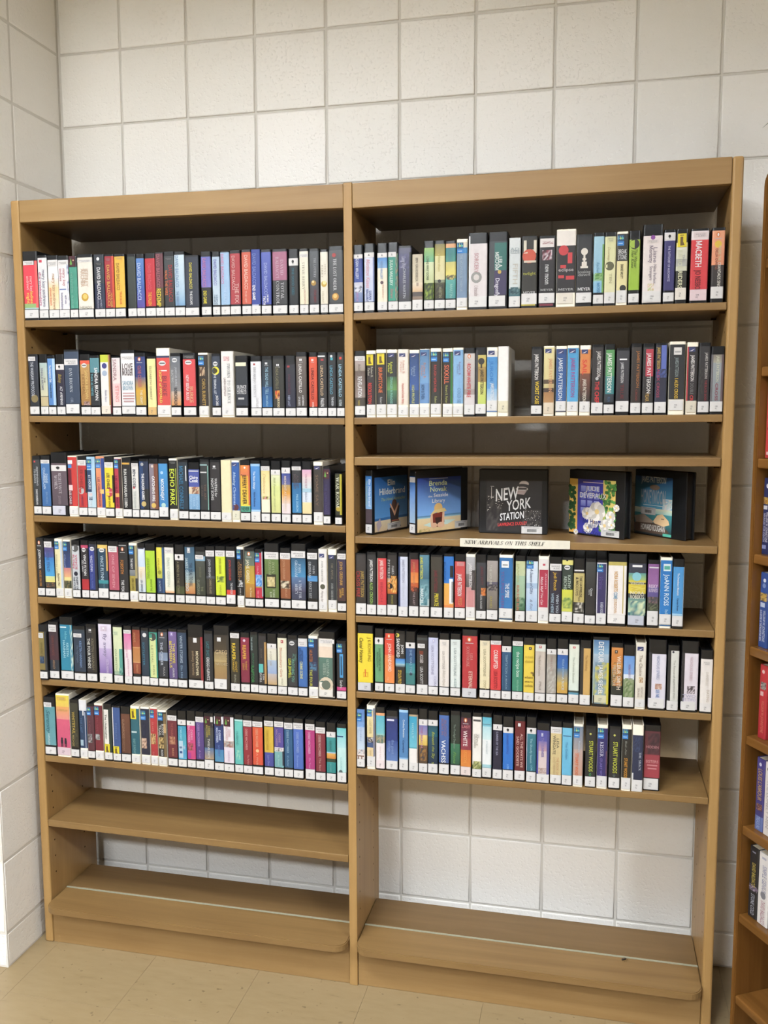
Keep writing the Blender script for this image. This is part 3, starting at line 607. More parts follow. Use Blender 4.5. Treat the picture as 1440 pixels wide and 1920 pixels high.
# ------------------------------------------------------------------ the audiobooks on the shelves (x0 x1 z0 top, millimetres)
DATA = r'''
#L1
-1451 -1019 16577 18358 k|20 e45 76 9b7 82 acc 84|mary kay,fbb,36,58,58,22;andrews,fbb,36,56,34,22;ladies,ec6,58,76,58,22;night,ec6,60,76,34,22|H:14,20,5,80;r:84,100,14,82,f66|wide coral red
-1011 -735 16574 18240 k|4 eee 84|the weekenders,c79,26,78,25,30;mary kay andrews,99a,22,80,65,38|r:20,50,7,11,c45|white, pink-and-grey lettered
-727 -418 16571 18227 k|7 eeeae6>fff 35 fee>f8d9a8 50 fed8a0>fbe8c8 84|mary kay andrews,ca8,28,84,60,34;sunset beach,e97,50,78,28,26|H:9,16|cream and pale orange
-412 -104 16568 18208 k|7 f2eeee 84|mary kay,d8a0a8,20,48,60,28;andrews,d8a0a8,20,40,28,28;the,88a,62,76,70,20;homewreckers,88a,58,84,34,24|r:10,75,52,53.5,57b;p:86,100,12,80,fff,fff,249;H:9,14|white, blue-dashed
-96 141 16566 18183 k|17 4a9a84 83|mary kay andrews,7db9a6,26,58,40,32;the santa suit,7db9a6,62,82,40,30|T:3,85,0,17|teal green with tree sticker
153 596 16562 18213 k|5 efe8dc 84|JEFFREY,d2b7a0,22,50,58,26;ARCHER,d2b7a0,22,50,34,26;=HEADS,aa9,80,84|H:8,12;c:45,66,24,c9a03a;c:46,65,15,eacb70|wide ivory, gold-coin
619 920 16559 18197 k|0 333840 45 1f2a44 84|DAVID BALDACCI,eee,20,70,48,36;LONG ROAD,aab,70,84,34,18;TO MERCY,aab,70,84,64,18|c:45,7,14,eee;H:13,17,15,85,333|black, white-lettered
928 1203 16556 18185 k|3 a8323c 83|DAVID BALDACCI,d9b050,16,80,42,32;HOUR GAME,d9b050,60,82,70,20|H:5,11,10,70,a8323c;r:80,100,3,83,d4502e|crimson, gold-lettered
1212 1507 16553 18183 k|4 edbd4a 83|DAVID BALDACCI,a07c3c,14,56,36,34;TRUE BLUE,d86a3a,58,78,58,20|H:5,9,15,85,edbd4a|mustard yellow
1563 1812 16550 18168 k|4 3c443f>2c3330 84|||plain black-green
1821 2051 16548 18160 k|7 5a87c8>3c5fa8 50 3c5fa8>5a4a9a 84|DAVID BALDACCI,bfd0ee,14,72,40,46||blue, pale-lettered
2060 2349 16546 18168 k|8 c42e3a 82|THE FALLEN,f0b848,60,81,46,34;DAVID BALDACCI,d9606a,16,56,46,34||scarlet, gold-lettered
2355 2581 16543 18179 k|2 6a3a42 54 55482a 82|DAVID BALDACCI,a86a70,3,54,40,44;REDEMP,f0d848,55,83,40,56||dark maroon with yellow title
2587 2871 16541 18187 k|7 42484a>2e3436 83|DAVID BALDACCI,a82c2c,20,76,66,40;WALK THE WIRE,d8743c,28,66,24,28|H:9,13,10,90,444|black, red-and-orange lettered
2881 3162 16538 18175 k|5 d6e6ee>b8d0e2 55 b8d0e2>7ea8cc 82|DAVID BALDACCI,7f9cc0,6,54,28,36;THE FINISHER,8098b8,60,82,28,26||pale sky blue
3168 3548 16535 18071 k|3 2c3240 83|DAVID BALDACCI,e0d454,12,54,44,22;THE ESCAPE,eee,58,80,44,18||wide navy black, yellow-lettered
3608 3881 16532 18145 k|8 6a70b8>8078c0 55 262626 82|DAVID BALDACCI,c07aa8,10,54,36,36;END GAME,e8d83c,60,80,40,36||purple over black
3907 4112 16529 18134 k|8 b8cce0>c8d8e4 82|DAVID BALDACCI,7d7cc0,12,52,44,44;SIMPLE,6a7f98,66,82,60,22;GENIUS,6a7f98,66,82,32,22||pale blue, purple-lettered
4131 4377 16527 18134 k|2 a4c4e4 82|DAVID BALDACCI,d884a8,4,50,24,34;THE GUILTY,bcd4ee,55,80,50,30||light blue, pink-lettered
4387 4670 16525 18142 k|5 b03a42>a83840 82|DAVID BALDACCI,d8a8a0,8,60,36,32;THE FIX,d8a8a0,50,80,66,40||brick red
4695 4951 16522 18149 k|4 d0604a 82|DAVID BALDACCI,f0c8b8,8,60,50,38;THE HIT,e0b0a0,62,80,44,22||orange red
4958 5201 16520 18138 k|0 34489a 83|DAVID BALDACCI,7d90d0,6,54,36,40;END GAME,fff,54,76,30,34|r:0,80,83,85,ccd|royal blue
5211 5480 16517 18127 k|4 5a68b8>3e4ca0 83|DAVID BALDACCI,a8b4e4,20,68,48,34;THE SIMPLE,fff,68,80,64,18;TRUTH,fff,70,84,30,26||violet blue
5512 5901 16514 18122 k|4 a86a84 47 3a3a3c 83|^DAVID,d8b8c4,16,40,66,22;^BALDACCI,d8b8c4,12,44,34,22;^TOTAL,d0d0d0,50,76,68,22;^CONTROL,d0d0d0,48,84,36,22||wide mauve over charcoal
5934 6189 16511 18107 k|14 16191c 83|ONE GOOD DEED,256a7c,28,70,46,26|B:14,25|black, teal-lettered
6214 6446 16508 18104 k|4 f2ecdc>e8e2c4 84|^STEVE BERRY,a09a8c,20,62,46,30;LINCOLN MYTH,d8b0a0,62,84,60,22|H:8,13|cream, grey-serif
6468 6723 16506 18093 k|4 55595c>3c3f44 50 3e3a40 83|^THE LOTTERY,c0c4c8,14,44,60,26;STEVE BERRY,802c30,62,82,60,26|c:45,52,26,b08a3c;c:40,50,12,eed9a0|charcoal with gold emblem
6751 6948 16504 18063 k|4 efe9da>e8e0cc 84|^STEVE,b8ac94,22,40,66,24;^BERRY,b8ac94,24,44,30,24;COLONY,c0b49c,64,82,36,24|c:50,53,38,caa84a;c:55,51,24,f0e0a0|cream with gold coin
6959 7333 16501 18128 k|6 4a4c4e>3e4042 83|^THE LOST ORDER,e8e8e8,18,65,44,24|c:46,74,24,c08a3c;c:44,73,14,e8c070;c:38,13,14,a33|wide charcoal, silver-lettered
#L2
-1430 -1137 14048 15684 k|4 2a3040>20262e 84|THE WARSAW PROTOCOL,c8ccd4,12,68,42,32|H:4,11,0,80;c:55,72,36,8a7a50|dark navy with pale sticker
-1101 -868 14045 15679 k|14 b4c8c4>d8d4b4 68 c8b890 84|THE,888,38,46,66,24;SINGLE MOMS,778,22,58,36,30|r:0,100,67.5,69,776|pale teal over beige
-862 -634 14043 15640 k|5 6a9cd8>5a8ac8 82|The Honeymoon Club,fff,16,44,42,28;Carolyn Brown,234,46,70,42,26|r:70,100,5,82,b4d4f0|sky blue
-618 -363 14041 15670 k|16 2a2238>1c2038 83|ACT of REVENGE,eee,52,82,60,30;~Bishop,b09a4c,32,46,50,40|B:16,25|black purple with white sticker
-354 88 14038 15782 k|3 3c4a60>36445a 81|^DAN BROWN,c8d0d8,28,64,44,22;^OR,98a4b4,72,80,46,20|H:14,23,0,94;L:82,96,5,95|wide slate blue
98 391 14035 15657 k|10 e05a40 16 c0965a>a87c44 82|SANDRA BROWN,e0c078,26,72,66,34;LETHAL,906a38,32,66,34,28|O:18;p:30,90,76,82,a87,532,caa|tan with red top
397 675 14032 15618 k|4 5a8c96 28 22282c 82|SANDRA BROWN,fff,20,74,68,36;THICK AS THIEVES,6fb0c0,30,66,22,24||black, bold white-lettered
691 1002 14029 15633 k|0 c8d040 12 ece8e4 83|~Nicole Baart,bbc,56,76,50,24|c:42,18,24,448;c:42,30,24,a8b8cc;r:78,92,0,82,b08c50;r:92,100,0,95,6a1c24;L:83,96,0,90,f0e4d4|white with lime top
1024 1271 14027 15578 k|2 e8e0e0>f0dcd8 45 f0c8c8>f4dcd8 83|SANDRA,b08c90,4,40,40,44;STING,e89a9a,48,76,60,44||pale pink
1291 1688 14024 15742 k|5 f2f0f0 84|=LOVE,655,20,29;=MURDER,544,29,38;=SANDRA,8ab,46,53;=BROWN,8ab,54,60|H:9,14;r:10,95,64,66,caa;r:10,95,68,70,b88;r:10,95,72,74,b88;r:15,90,76,78.5,b99;L:85,96|wide white, multicoloured-title
1694 1995 14021 15665 k|6 2c3c74>34407c 38 5a5c80>d8a83c 58 d8a83c>c0a050 82|CLIVE CUSSLER,c06a6a,20,54,46,34;THE GRAY,e8e0c8,58,80,58,24|G:10|blue to gold
2038 2287 14018 15569 k|4 efe6a4 84|ELIZABETH GILBERT,b4b088,16,72,42,28|L:84,97,0,100,dfb878|pale yellow
2305 2683 14015 15772 w|11 3a4468 14 d8504a 83|BURKE,943c48,40,70,60,38;LIGHT of WORLD,ece060,32,80,30,20|O:22;r:34,80,32,33.5,eee|wide red in white case
2693 2976 14012 15639 k|5 6a7078>8a8888 60 c8b4a4>d89858 82|JAMES LEE BURKE,b8bcc0,22,52,58,22;ROBICHEAUX,30343a,54,82,50,36;ELECTRIC,c0c0c0,26,46,22,22|O:11|grey with orange base
3041 3397 14009 15640 k|10 d44c4e 83|NEW IBERIA BLUES,f4dcdc,34,74,36,24;BURKE,e0a880,52,78,66,30|O:15;H:4,9,5,95,444|red, wide black-topped
3462 3731 14006 15633 w|3 2c241e 83|CAROL BURNETT,b8984c,40,82,56,36|Q:5,19;p:15,70,22,36,3a2a1e,e8c8a0,6a4a34|dark brown with woman's portrait
3831 4073 14003 15608 k|4 343c4c>2a3a56 82|THE TERMINAL LIST,d8dce4,32,64,40,28;JACK CARR,eee,66,82,60,30|O:16;c:46,27,46,e8dc40;c:46,27,24,443c10|navy with yellow dot
4094 4433 14000 15661 w|0 ece8e4 86|^SWORN TO SILENCE,8c9494,18,80,62,26;LINDA CASTILLO,988,40,68,30,18|p:20,70,8,15,ecc,b88,dcc|white case, grey-serif
4479 4811 13997 15544 k|14 2c3034>262c38 81|=SILENCE,e0e0e0,48,53;=LINDA,ccc,54,58;=CASTILLO,ccc,58,62|r:0,90,11,17,ece8c8;r:20,70,68,71,bbb|black with cream sticker
4883 5170 13994 15528 k|9 e6e6ea 84|^BREAKING SILENCE,a8a8ac,18,68,40,26;CASTILLO,b4b4b8,68,84,62,22|r:28,46,12,15,a44|silver white
5177 5461 13991 15523 k|6 262a2c>22384a 50 1f4a78>2a6aa4 83|THE DEAD WILL TELL,9cc0d4,18,62,50,30;LINDA CASTILLO,a8cce0,64,82,50,20|M:12|black to blue
5467 5780 13989 15527 k|5 2c2c28 83|LINDA CASTILLO,7d7858,18,54,40,26;DARK ROAD,e8d8b0,66,84,50,22|M:15;p:20,60,56,70,c8302a,e8a838,2c2c28|black with flame-coloured patch
5808 6081 13986 15522 k|14 2a2c34>24263c 83|LINDA CASTILLO,5c2c3c,30,62,40,24;HER LAST,9aa0b8,64,82,36,24|r:20,45,16,19,a33|black, dim red-lettered
6087 6370 13984 15607 k|7 6a605a>4a4440 83|LINDA CASTILLO,e8e4e0,18,62,42,28;A GATHERING,ddd,66,82,66,18;OF SECRETS,ddd,68,82,30,20|M:12|brown grey, white-lettered
6423 6644 13981 15593 k|7 d8583c>cc4c34 83|LINDA CASTILLO,6a201c,24,72,46,36;SHAMED,f0d8d0,76,84,50,24|M:12|bright orange
6650 6896 13979 15588 k|5 2e2c2c 83|LINDA CASTILLO,d8b890,20,66,46,32;FALLEN,eee,70,83,50,38|r:0,80,5,7,eee;r:35,65,10,13,a33|black, peach-lettered
6911 7135 13977 15584 k|4 26282c 82|LINDA CASTILLO,5aa0b8,20,64,44,34;THE HIDDEN,d0d4d8,68,82,56,26|r:35,62,8,12,4ab;c:45,6,14,ddd|black, teal-lettered
7145 7346 13975 15580 k|4 2a2e2c 82|LINDA CASTILLO,a8d4e8,18,68,46,38;OUTSIDER,d8e4e8,72,82,46,34|r:35,65,7,11,d43|black, pale-blue-lettered
#L3
-1451 -1210 11358 12971 k|6 33373a 83|PRETENDING,c8ccce,18,50,64,22;TO DANCE,c8ccce,22,46,34,22;DIANE CHAMBERLAIN,e4e4e4,56,82,50,26|r:25,45,8,11,c44|black, small-white-lettered
-1192 -915 11356 12983 k|13 4c7cb4>3c6ca4 84|DIANE,c4d8ec,30,46,66,26;CHAMBERLAIN,c4d8ec,20,56,40,28;BROKEN,7898c0,60,80,60,24|H:7,13|medium blue
-889 -415 11352 13070 k|17 6a5a62>5a4e58 83|^RESISTANCE,d4ccd0,32,65,56,20;^WOMEN,d4ccd0,36,58,30,22;JENNIFER,8a7c84,68,82,50,18|B:20,29;L:84,98,0,86,d8d8e4|wide plum grey
-386 -114 11349 12979 w|2 c83c38 83|LEE CHILD,ddd,58,80,22,24;WITHOUT FAIL,702030,20,46,20,24|r:0,42,22,82,7a2838;r:0,55,7,13,eee;r:0,46,14,20,48c;r:6,50,48,57,eed0d0|red and maroon in white case
-94 168 11346 12971 k|15 c23a38 84|LEE CHILD,8a3434,18,54,44,36;ONE SHOT,7a3a58,64,82,44,26|H:6,15;c:36,57,36,bbb;r:84,100,22,60,2a2a2a|red with grey disc
174 427 11344 12961 k|0 a8cce4>c0d8e4 84|61 HOURS,e8eef4,30,54,34,30;LEE CHILD,e8eef4,64,82,40,32|r:4,56,22,58,2a4468;r:20,60,66,72,2a4468;r:0,55,14,20,48c;Q:4,19;r:15,60,60,65,dcc|light blue and navy
442 698 11342 12974 w|0 e09468 20 e8986c>d87c60 84|LEE CHILD,8a4a60,34,60,34,30;PERSUADER,8a4a60,60,82,40,30|r:66,100,3,84,2c468c;r:45,90,54,61,eec878;Q:4,19|orange and blue in white case
710 972 11339 12965 k|9 ece8d8 18 ecd43c 83|LEE CHILD,3a3a2c,26,53,44,34;NIGHT SCHOOL,2a2a20,64,82,50,24|c:50,58,62,c84858;r:15,85,57,58.5,eaa;r:88,100,30,75,222;H:9,17|yellow with red disc
991 1207 11337 12947 w|2 b83a4c 84|LEE CHILD,6a2038,30,58,26,34;MAKE ME,6a2038,66,82,36,30|Q:3,18;r:62,100,3,84,3a2c28;r:10,62,59,65,e8b060|dark red in white case
1213 1472 11335 12939 k|6 222224 83|RUN AWAY HARLAN COBEN,f0f0ec,18,82,40,34|r:0,90,8,11,d8a848|black, white-lettered, gold-lined
1488 1691 11333 12861 k|9 e8e4e0>d8d8d0 84|BEN COES,3a4458,14,46,44,40;THE RUSSIAN,c0c8c4,52,82,46,36|H:4,10;r:20,48,44,48,d04a50|white, navy-lettered
1708 1982 11331 12915 k|4 24304c 50 242628 83|THE HUNGER GAMES,fff,24,68,42,30|r:0,44,4,83,24406c;c:44,75,26,c8b070;c:36,9,16,aaa|black and navy
2000 2261 11328 12917 k|8 8c8490>7c6c74 83|CATCHING FIRE,fff,28,70,50,32|r:56,100,8,83,7a4a38;c:46,77,26,d8b860;c:40,12,14,dcb|mauve and brown
2268 2533 11326 12908 k|7 4a94cc>3c84c0 80|MOCKINGJAY,fff,32,68,44,36|c:50,76,24,b8d8d0;c:40,22,16,ace;L:79,95|bright azure
2558 2793 11324 12931 w|3 1f201e 82|ECHO PARK,dce84c,16,76,42,60|H:4,9,0,95,2a2a28;r:84,92,16,76,b8c83c|black, big lime-lettered
2815 3091 11321 12903 k|4 26303a>223444 82|MICHAEL CONNELLY,3e7ca0,10,82,34,44|r:78,88,10,35,ddd|black, steel-blue-lettered
3108 3418 11319 12837 k|12 4c58a0 42 e0ccb0 54 8cb4d8>7aa8d0 81|=Claire,fff,23,28;=Cook,fff,28,34;SEVEN,a8c8e4,58,80,78,20;YEAR,a8c8e4,60,76,50,20;SWITCH,a8c8e4,58,80,22,20|r:5,95,14,16,ccc;p:30,95,42,54,e0ccb0,a86a4c,6a4a3a|blue with beach picture
3433 3697 11316 12918 k|4 2e3234 82|THE ART,70584c,40,66,56,26;OF WAR,5a4c48,42,60,24,24|r:0,80,8,10,9bb;r:84,92,10,82,8cc0b4;r:5,75,20,22,ccc|black with mint edge
3706 3998 11314 12910 k|4 2c2a2c 83|WAITING for,d8d8d8,30,60,60,26;NIGHT SONG,d8d8d8,30,66,26,26|M:11|black, thin-white-lettered
4015 4295 11311 12903 w|0 ece2b8 90|||plain cream with green emblem
4314 4528 11309 12895 w|3 2c5ca4 81|~Missing Christmas,b8d0ec,18,72,40,34|c:48,76,40,5a2c34;N:4,9;L:81,95,0,100,e8e4cc|blue, white-script
4541 4811 11307 12905 k|8 e89048>d87850 25 f0b040>ecd048 70 e8d850 74 5aa890 83|JEFFERY DEAVER,3a2c1c,23,71,46,44;=NEVER,285848,75,81|r:84,100,8,72,d8704c;c:50,12,10,eee|orange and yellow
4826 5090 11304 12896 k|5 a0c8ec 9 5090d0>4c88c8 79 a4ccf0 82|The Next Always,e4f0fc,17,46,42,24;Nora Roberts,1c3c6c,50,74,42,22|L:82,98|plain mid-blue with pale ends
5108 5350 11302 12899 k|9 eee 16 f0dc98>f4e4b0 57 f4ecd4 83|~Delicious,dcc088,20,52,40,34|H:9,16;p:0,96,57,62,e8a0a0,c8d060,5a3a34|cream yellow with small picture
5373 5632 11300 12891 k|15 e8e8d0>dce4a0 40 dce498>d8d890 83|~Still Summer,b0b880,26,56,40,22;JACQUELYN,b8bc88,60,80,40,18|1:14,22|pale lime, white-stickered
5664 5905 11297 12903 k|20 3c4c94>6a6c9c 38 b09868>e0a040 52 e0a048>e8d0c0 68 ecdcdc 84|MIDNIGHT AT BLUEBERRY,e8d8c8,24,80,44,24|1:11,20|blue-orange sunset, white-stickered
5934 6191 11295 12885 k|8 383838>2c3038 34 2a6a9c>3c88bc 82|ALMOST,5a4c50,22,42,64,26;MIDNIGHT,5a4c50,20,44,34,26;PAUL DOIRON,a8d4ec,52,80,58,24|H:8,14|black to blue, white-banded
6205 6460 11293 12888 k|13 e0b0cc>e8c0c8 24 e8d0d0>d0dce0 43 a8c8d8 49 dce4f0 65 ecdca8>e8d4a0 83|ON THE FLY,c8a0b0,20,42,44,24;BEACH,a0a8b8,48,64,44,24||pastel pink and cream
6505 6752 11290 12881 w|6 3a3430>443c38 80|SOME SAY,7a6450,20,70,40,30|N:7,12;L:80,95|dark brown in white case
6762 6951 11288 12769 k|4 2c2444>342c54 82|THE CHRISTMAS,4c4470,30,78,44,32|T:0,90,5,21|dark indigo with tree sticker
7065 7249 11286 12599 k|2 3a3c24>2c2c20 80|^WAR ROOM,f0f0d8,8,66,40,48|r:72,100,2,80,c0b43c;c:50,68,36,b8a040|short black-and-yellow
#L4
-1448 -1222 9103 10739 k|6 26262a 82|JOSEPH FINDER,eee,20,52,50,32;HOUSE ON FIRE,c88a3c,55,82,50,30|G:8|black, white-and-orange lettered
-1207 -909 9102 10724 k|14 5a4c80>4a5a9c 32 3c7cc0>50a8dc 64 c8d8a0>e8d878 74 4a4840 83|I WAS TOLD,48608c,20,56,40,28|H:5,15,0,84;p:0,96,75,83,44423a,8a5a38,2c2c2a|sunset blue-and-yellow
-893 -661 9101 10722 w|6 ece2b4 84|ROBYN CARR,c8bc94,26,66,24,24;~Rainbow Plan,7a684c,58,80,48,26|Q:4,17;r:78,100,4,84,c8d4e0|cream in white case
-630 -406 9099 10709 w|3 26324c>344478 48 c87c80>e8b080 64 e8d890 70 2c3428 83|~Clouds,8898c0,24,48,30,26|Q:4,19;p:0,96,70,83,2c3428,3c4430,8a7a50|navy-to-sunset in white case
-370 -136 9098 10694 k|9 c8ccd0 84|VINCE,c85a70,24,50,62,28;FLYNN,c85a70,24,48,26,28;ENEMY OF,2a3448,62,84,64,28;THE STATE,2a3448,62,84,28,26|c:50,13,44,555;c:50,57,26,223|pale grey, red-lettered
-104 118 9097 10702 k|8 c04868 13 2e2a30 66 a82c34>b83038 84|VINCE FLYNN,f0f0f0,24,60,58,36;KILL SHOT,ccc,34,54,24,20|O:16|black-and-crimson
142 392 9095 10687 k|5 2a2e40 10 3a4490>2c3c80 83|VINCE FLYNN,d8dcf0,24,52,36,28;TOTAL POWER,6474b4,56,80,36,26|O:13;r:72,100,5,83,262a34|blue, black-edged
403 706 9094 10695 k|6 e8c870 12 26445a>203c50 66 3c8c94 72 244454 80|VINCE FLYNN,b8ccd8,24,66,46,32;LETHAL AGENT,5c8090,72,80,60,20|O:15;L:80,96;r:88,100,8,50,e0b060|dark teal with yellow band
725 1029 9092 10705 k|9 b85c6c>b4566a 82|ONE OF SEVEN,dca0a8,22,78,50,26|H:8,18,0,90|rose pink
1035 1299 9091 10691 k|5 2a2a2c 83|FORSYTH,c8843c,30,54,38,36;THE FOX,e8e8e8,64,84,40,34|G:12;r:0,90,5,6,ccc|black, copper-lettered
1323 1563 9089 10669 w|4 2c3038 46 8c9090>6c7278 56 a89848 82|THE NEXT,e0e0e0,26,44,36,28;LISA GARD,5a5020,60,80,44,28|Q:4,19;r:76,100,4,60,a89c70;r:76,100,60,82,333|black-and-khaki in white case
1594 1804 9088 10679 k|8 dce4f0>c8d8ec 40 ecdcc0>d0e0ec 83|LISA GARDNER,5a6478,62,82,50,32;I SAID,e0c8a0,44,60,44,30|r:10,90,8,10,445|pale sky
1810 2091 9087 10675 k|12 b0d43c>a8cc3c 83|LEAVE NOTHING,88a830,24,60,30,30;WHAT IS THE,5a7028,60,80,58,20||bright lime green
2125 2354 9085 10673 k|6 e8dc50 40 d8d450>b8b850 58 243c64 83|HOUSE,a89c30,24,44,30,26;ON THE,a8b8c8,62,72,40,22;WATER,a8b8c8,72,80,44,24|r:75,100,6,83,34547c;c:40,48,24,8c9030|yellow-and-navy
2362 2631 9084 10681 k|6 e8e4dc 16 e8ecdc>ecead8 78 e8d8b8>e8a878 82|EMILY GRIFFIN,c8d0c0,22,72,44,34|H:8,15,5,90|pale mint with peach foot
2658 2921 9082 10670 k|16 242220>2a2820 70 4a5030 83|A BEND IN THE STARS,8c8468,28,82,36,26|B:16,26|dark olive, white-stickered
2936 3225 9081 10678 k|4 3c5c74>4c7088 45 7c94a0>a8b0a0 64 d0a870>b87848 82|JAMES GRIPPANDO,b8ccd4,22,78,22,32;THE DEAL TO KILL,34485c,30,70,62,34|B:5,14,30,60,ccc|blue-grey to rust
3231 3518 9079 10625 k|8 3a3c3a 16 8cb0c8 24 4a4e48>34382c 83|JOHN GRISHAM,6c7058,34,52,50,24;THE,7c8060,68,76,66,24;GUARDIANS,88907c,56,82,30,30|H:14,21,0,84|dark moss, white-and-blue banded
3533 3787 9078 10653 k|17 2e3034>26282c 50 4c5058 54 38342e 81|JOHN GRISHAM,c0c4c8,22,52,46,28;CAMINO ISLAND,988c74,54,80,52,26|H:7,17|black, white-headed
3796 4079 9076 10661 k|17 d8e43c>d0e038 82|JOHN GRISHAM,9ca034,20,46,50,26;WINDS,a8b034,64,82,50,22|H:7,17;p:0,96,50,60,6a8038,4c6030,c8d848|lime yellow with splatter
4097 4353 9075 10660 k|17 2a3038>1f2630 72 d8483c 80|JOHN GRISHAM,b83c34,22,56,46,28;THE WHISTLER,d0d0d0,60,79,60,24|H:7,17;L:80,95|dark navy with red foot
4394 4587 9074 10658 w|4 1c1c1e 81|FORD,a87c4c,28,50,62,26;COUNTY,a87c4c,24,56,32,26;JOHN G,ccc,68,80,50,20|Q:4,20;p:30,90,55,66,1c1c1e,eee,222;r:5,90,65,66,ccc|black-and-copper in white case
4616 4893 9072 10648 k|6 50605c>6c7868 30 b09840>c8a03c 60 b88838>a87038 83|JANE GREEN,e8e0c4,20,58,34,32;the Friends,d8c8a0,66,82,62,22|G:10|grey-green to gold
4899 5116 9071 10615 k|6 c03048 83|Collins Run,e0a0b0,28,44,40,22;Isle of,e0a0b0,70,82,40,22|Q:6,22;p:8,90,43,64,5a98d8,a8c8ec,3a78c0;r:8,90,63,65,a84;r:88,100,4,80,b8c0c8|raspberry with sky picture
5151 5547 9069 10776 k|14 eee 24 687e48>60743c 83|^JOHN,a8b088,28,46,64,20;^GRISHAM,a8b088,26,48,40,20;^SYCAMORE,d8dcc8,70,83,66,16;^ROW,d8dcc8,74,83,44,16|H:13,23;r:14,82,47,68,2a2a1c;p:20,74,51,66,c8b880,e4d4a0,a09060|wide olive green with picture
5582 5864 9067 10667 k|9 eee 18 9a603c>945838 82|JOHN GRISHAM,c09070,20,50,40,24;THE LAST,c09070,64,80,58,20|H:8,17;p:5,96,53,66,2a1c14,e8dcc0,4a3a2c|chestnut with figure picture
5881 6277 9066 10788 k|22 2c5878>4890c0 50 5878a0>4c4860 72 3c4058 84|^JOHN,d0e0ec,30,44,60,20;^GRISHAM,d0e0ec,25,50,36,20;^A TIME FOR,d8e0ec,54,82,62,20;^MERCY,d8e0ec,60,76,36,20|H:11,21|wide blue storm-sky
6307 6584 9064 10659 k|16 2a3038 43 4a8cc4>5898d0 52 262c34 80|^JOHN,c8ccd0,26,40,66,22;^GRISHAM,d4d8dc,20,46,28,26;^JUDGE'S LIST,d4d8dc,52,80,32,26|H:6,16|black with blue glow
6610 6837 9062 10667 w|0 ece8e4 90|^JOHN GRISHAM,a0a09c,18,52,46,26;~Playing for,b0a8a4,66,84,46,28|N:7,13;c:50,60,30,554|white, dark-emblem
6864 7091 9061 10675 w|9 303438>2c3034 81|^THE APPEAL,948870,22,48,50,26;^JOHN GRISHAM,b8bcb8,54,81,50,26|N:9,15;L:81,95|charcoal in white case
7110 7346 9060 10654 k|15 3a3450>40303c 60 4c3434 81|JOHN GRISHAM,c89c4c,18,56,46,36;ROGUE,d8a848,60,72,62,24;LAWYER,d8a848,62,76,36,24|H:5,14|dark plum, gold-lettered
#L5
-1451 -1209 6779 8338 k 9|13 8c7c44>847440 82|WHERE IT,6c6034,32,60,40,26|H:15,24,0,66,eee;r:76,100,12,82,33363c;p:10,68,57,70,2c4464,4c6888,16283c|olive tan pulled forward
-1199 -901 6779 8409 k|5 3a3038>4a2a34 66 26303c 84|DEAN KOONTZ,784038,24,58,46,26;ASHLEY,a08060,66,82,50,24|H:5,17,0,86|black and maroon, white-stickered
-848 -457 6778 8560 k|12 2a80a0>2c88a4 84|firefly lane,7cc0d0,22,35,50,20;KRISTIN,a8d8e4,40,62,60,20;HANNAH,a8d8e4,36,64,34,20|p:82,100,12,84,2a80a0,d8e8d8,248098;r:5,55,15,17,dee|wide bright teal
-428 -70 6778 8329 k|6 34404c 12 2c3a4c 82|KRISTIN HANNAH,7c98c0,26,74,62,22;The Nightingale,5c6c80,34,66,36,18|H:13,20,0,74|dark slate, blue-lettered
-49 265 6777 8402 k|6 24262c 82|THE FOUR WINDS,e0e0dc,24,76,30,28;KRISTIN HANNAH,7c7460,24,78,66,28|M:10;r:60,100,6,82,34302a|black, white-and-bronze lettered
331 729 6777 8551 k|7 e8e0f0>d8cce4 45 c4b0d8>8068a8 84|fly away,8c84a0,22,58,54,28;KRISTIN HANNAH,cbd,62,84,66,22|B:10,18,20,70,dcd;L:84,98|wide lavender ombre
765 1037 6776 8409 k|3 dce4bc>d0dcb4 78 a0b8a0 84|ON MYSTIC,98a884,40,80,30,22|H:10,17,5,60,d0e0b8;r:66,100,40,78,5aa094;p:60,100,72,84,5aa094,2c6c64,a0c8b8|pale green with teal edge
1090 1318 6776 8414 k|7 ddd 12 d870a8>e8a8c4 40 f0e0e4 85|COMFORT AND,d89cb8,26,54,40,26;KRISTIN HAN,d8b0c0,56,84,56,24|H:7,13|pink to white
1334 1565 6776 8394 k|5 883c2c>a0543c 34 b87848>c08854 60 98503c>8c4430 80 1f1a1a 85|^BALDACCI,d8a878,10,26,36,28;PORTRAIT,d09c70,64,78,58,24|r:0,100,35,36,d8a878;r:0,100,60,61,d8a878|ornate copper brown
1592 1822 6775 8377 k|5 2c3440>26384a 82|SOFTLETTER,3c7c94,24,64,38,26|c:52,12,26,ddd;L:83,97|black with white triangle
1830 2077 6775 8368 k|6 3c9080>489884 16 d4dc9c>dce4a0 84|LETHAL,a8b080,28,60,40,28;KISS,a8b080,62,80,55,24|r:0,12,6,84,3c9080;r:86,100,6,84,3c9484;c:46,14,44,444|pale yellow, green-bordered
2093 2371 6775 8372 k|5 444c58>383c44 40 7888a0>8898b0 54 30343c 82|THE CIPHER,c0c8d4,22,62,40,28;PAULA,aaa,64,80,62,22|G:9|black with frosty patch
2391 2641 6774 8396 k|5 7c689c>5c4c7c 84|THE WIFE,e8d44c,24,58,66,30;BETWEEN US,e8d44c,20,66,30,30;GREER,ccc,66,82,58,22|B:6,12,30,60,a9c|purple, yellow-lettered
2656 2928 6774 8389 k|5 2c4058>283c54 82|WINTER STORMS,a8b8c8,10,56,46,30;Elin Hild,8098b0,60,82,46,24||midnight blue
2959 3391 6774 8535 k|19 382e26 82|MOONFLOWER,e8dcb8,40,78,62,18;anthony horowitz,988468,40,78,36,18|B:20,27,38,62,eee;r:86,100,18,88,982c34|wide dark brown, red-edged
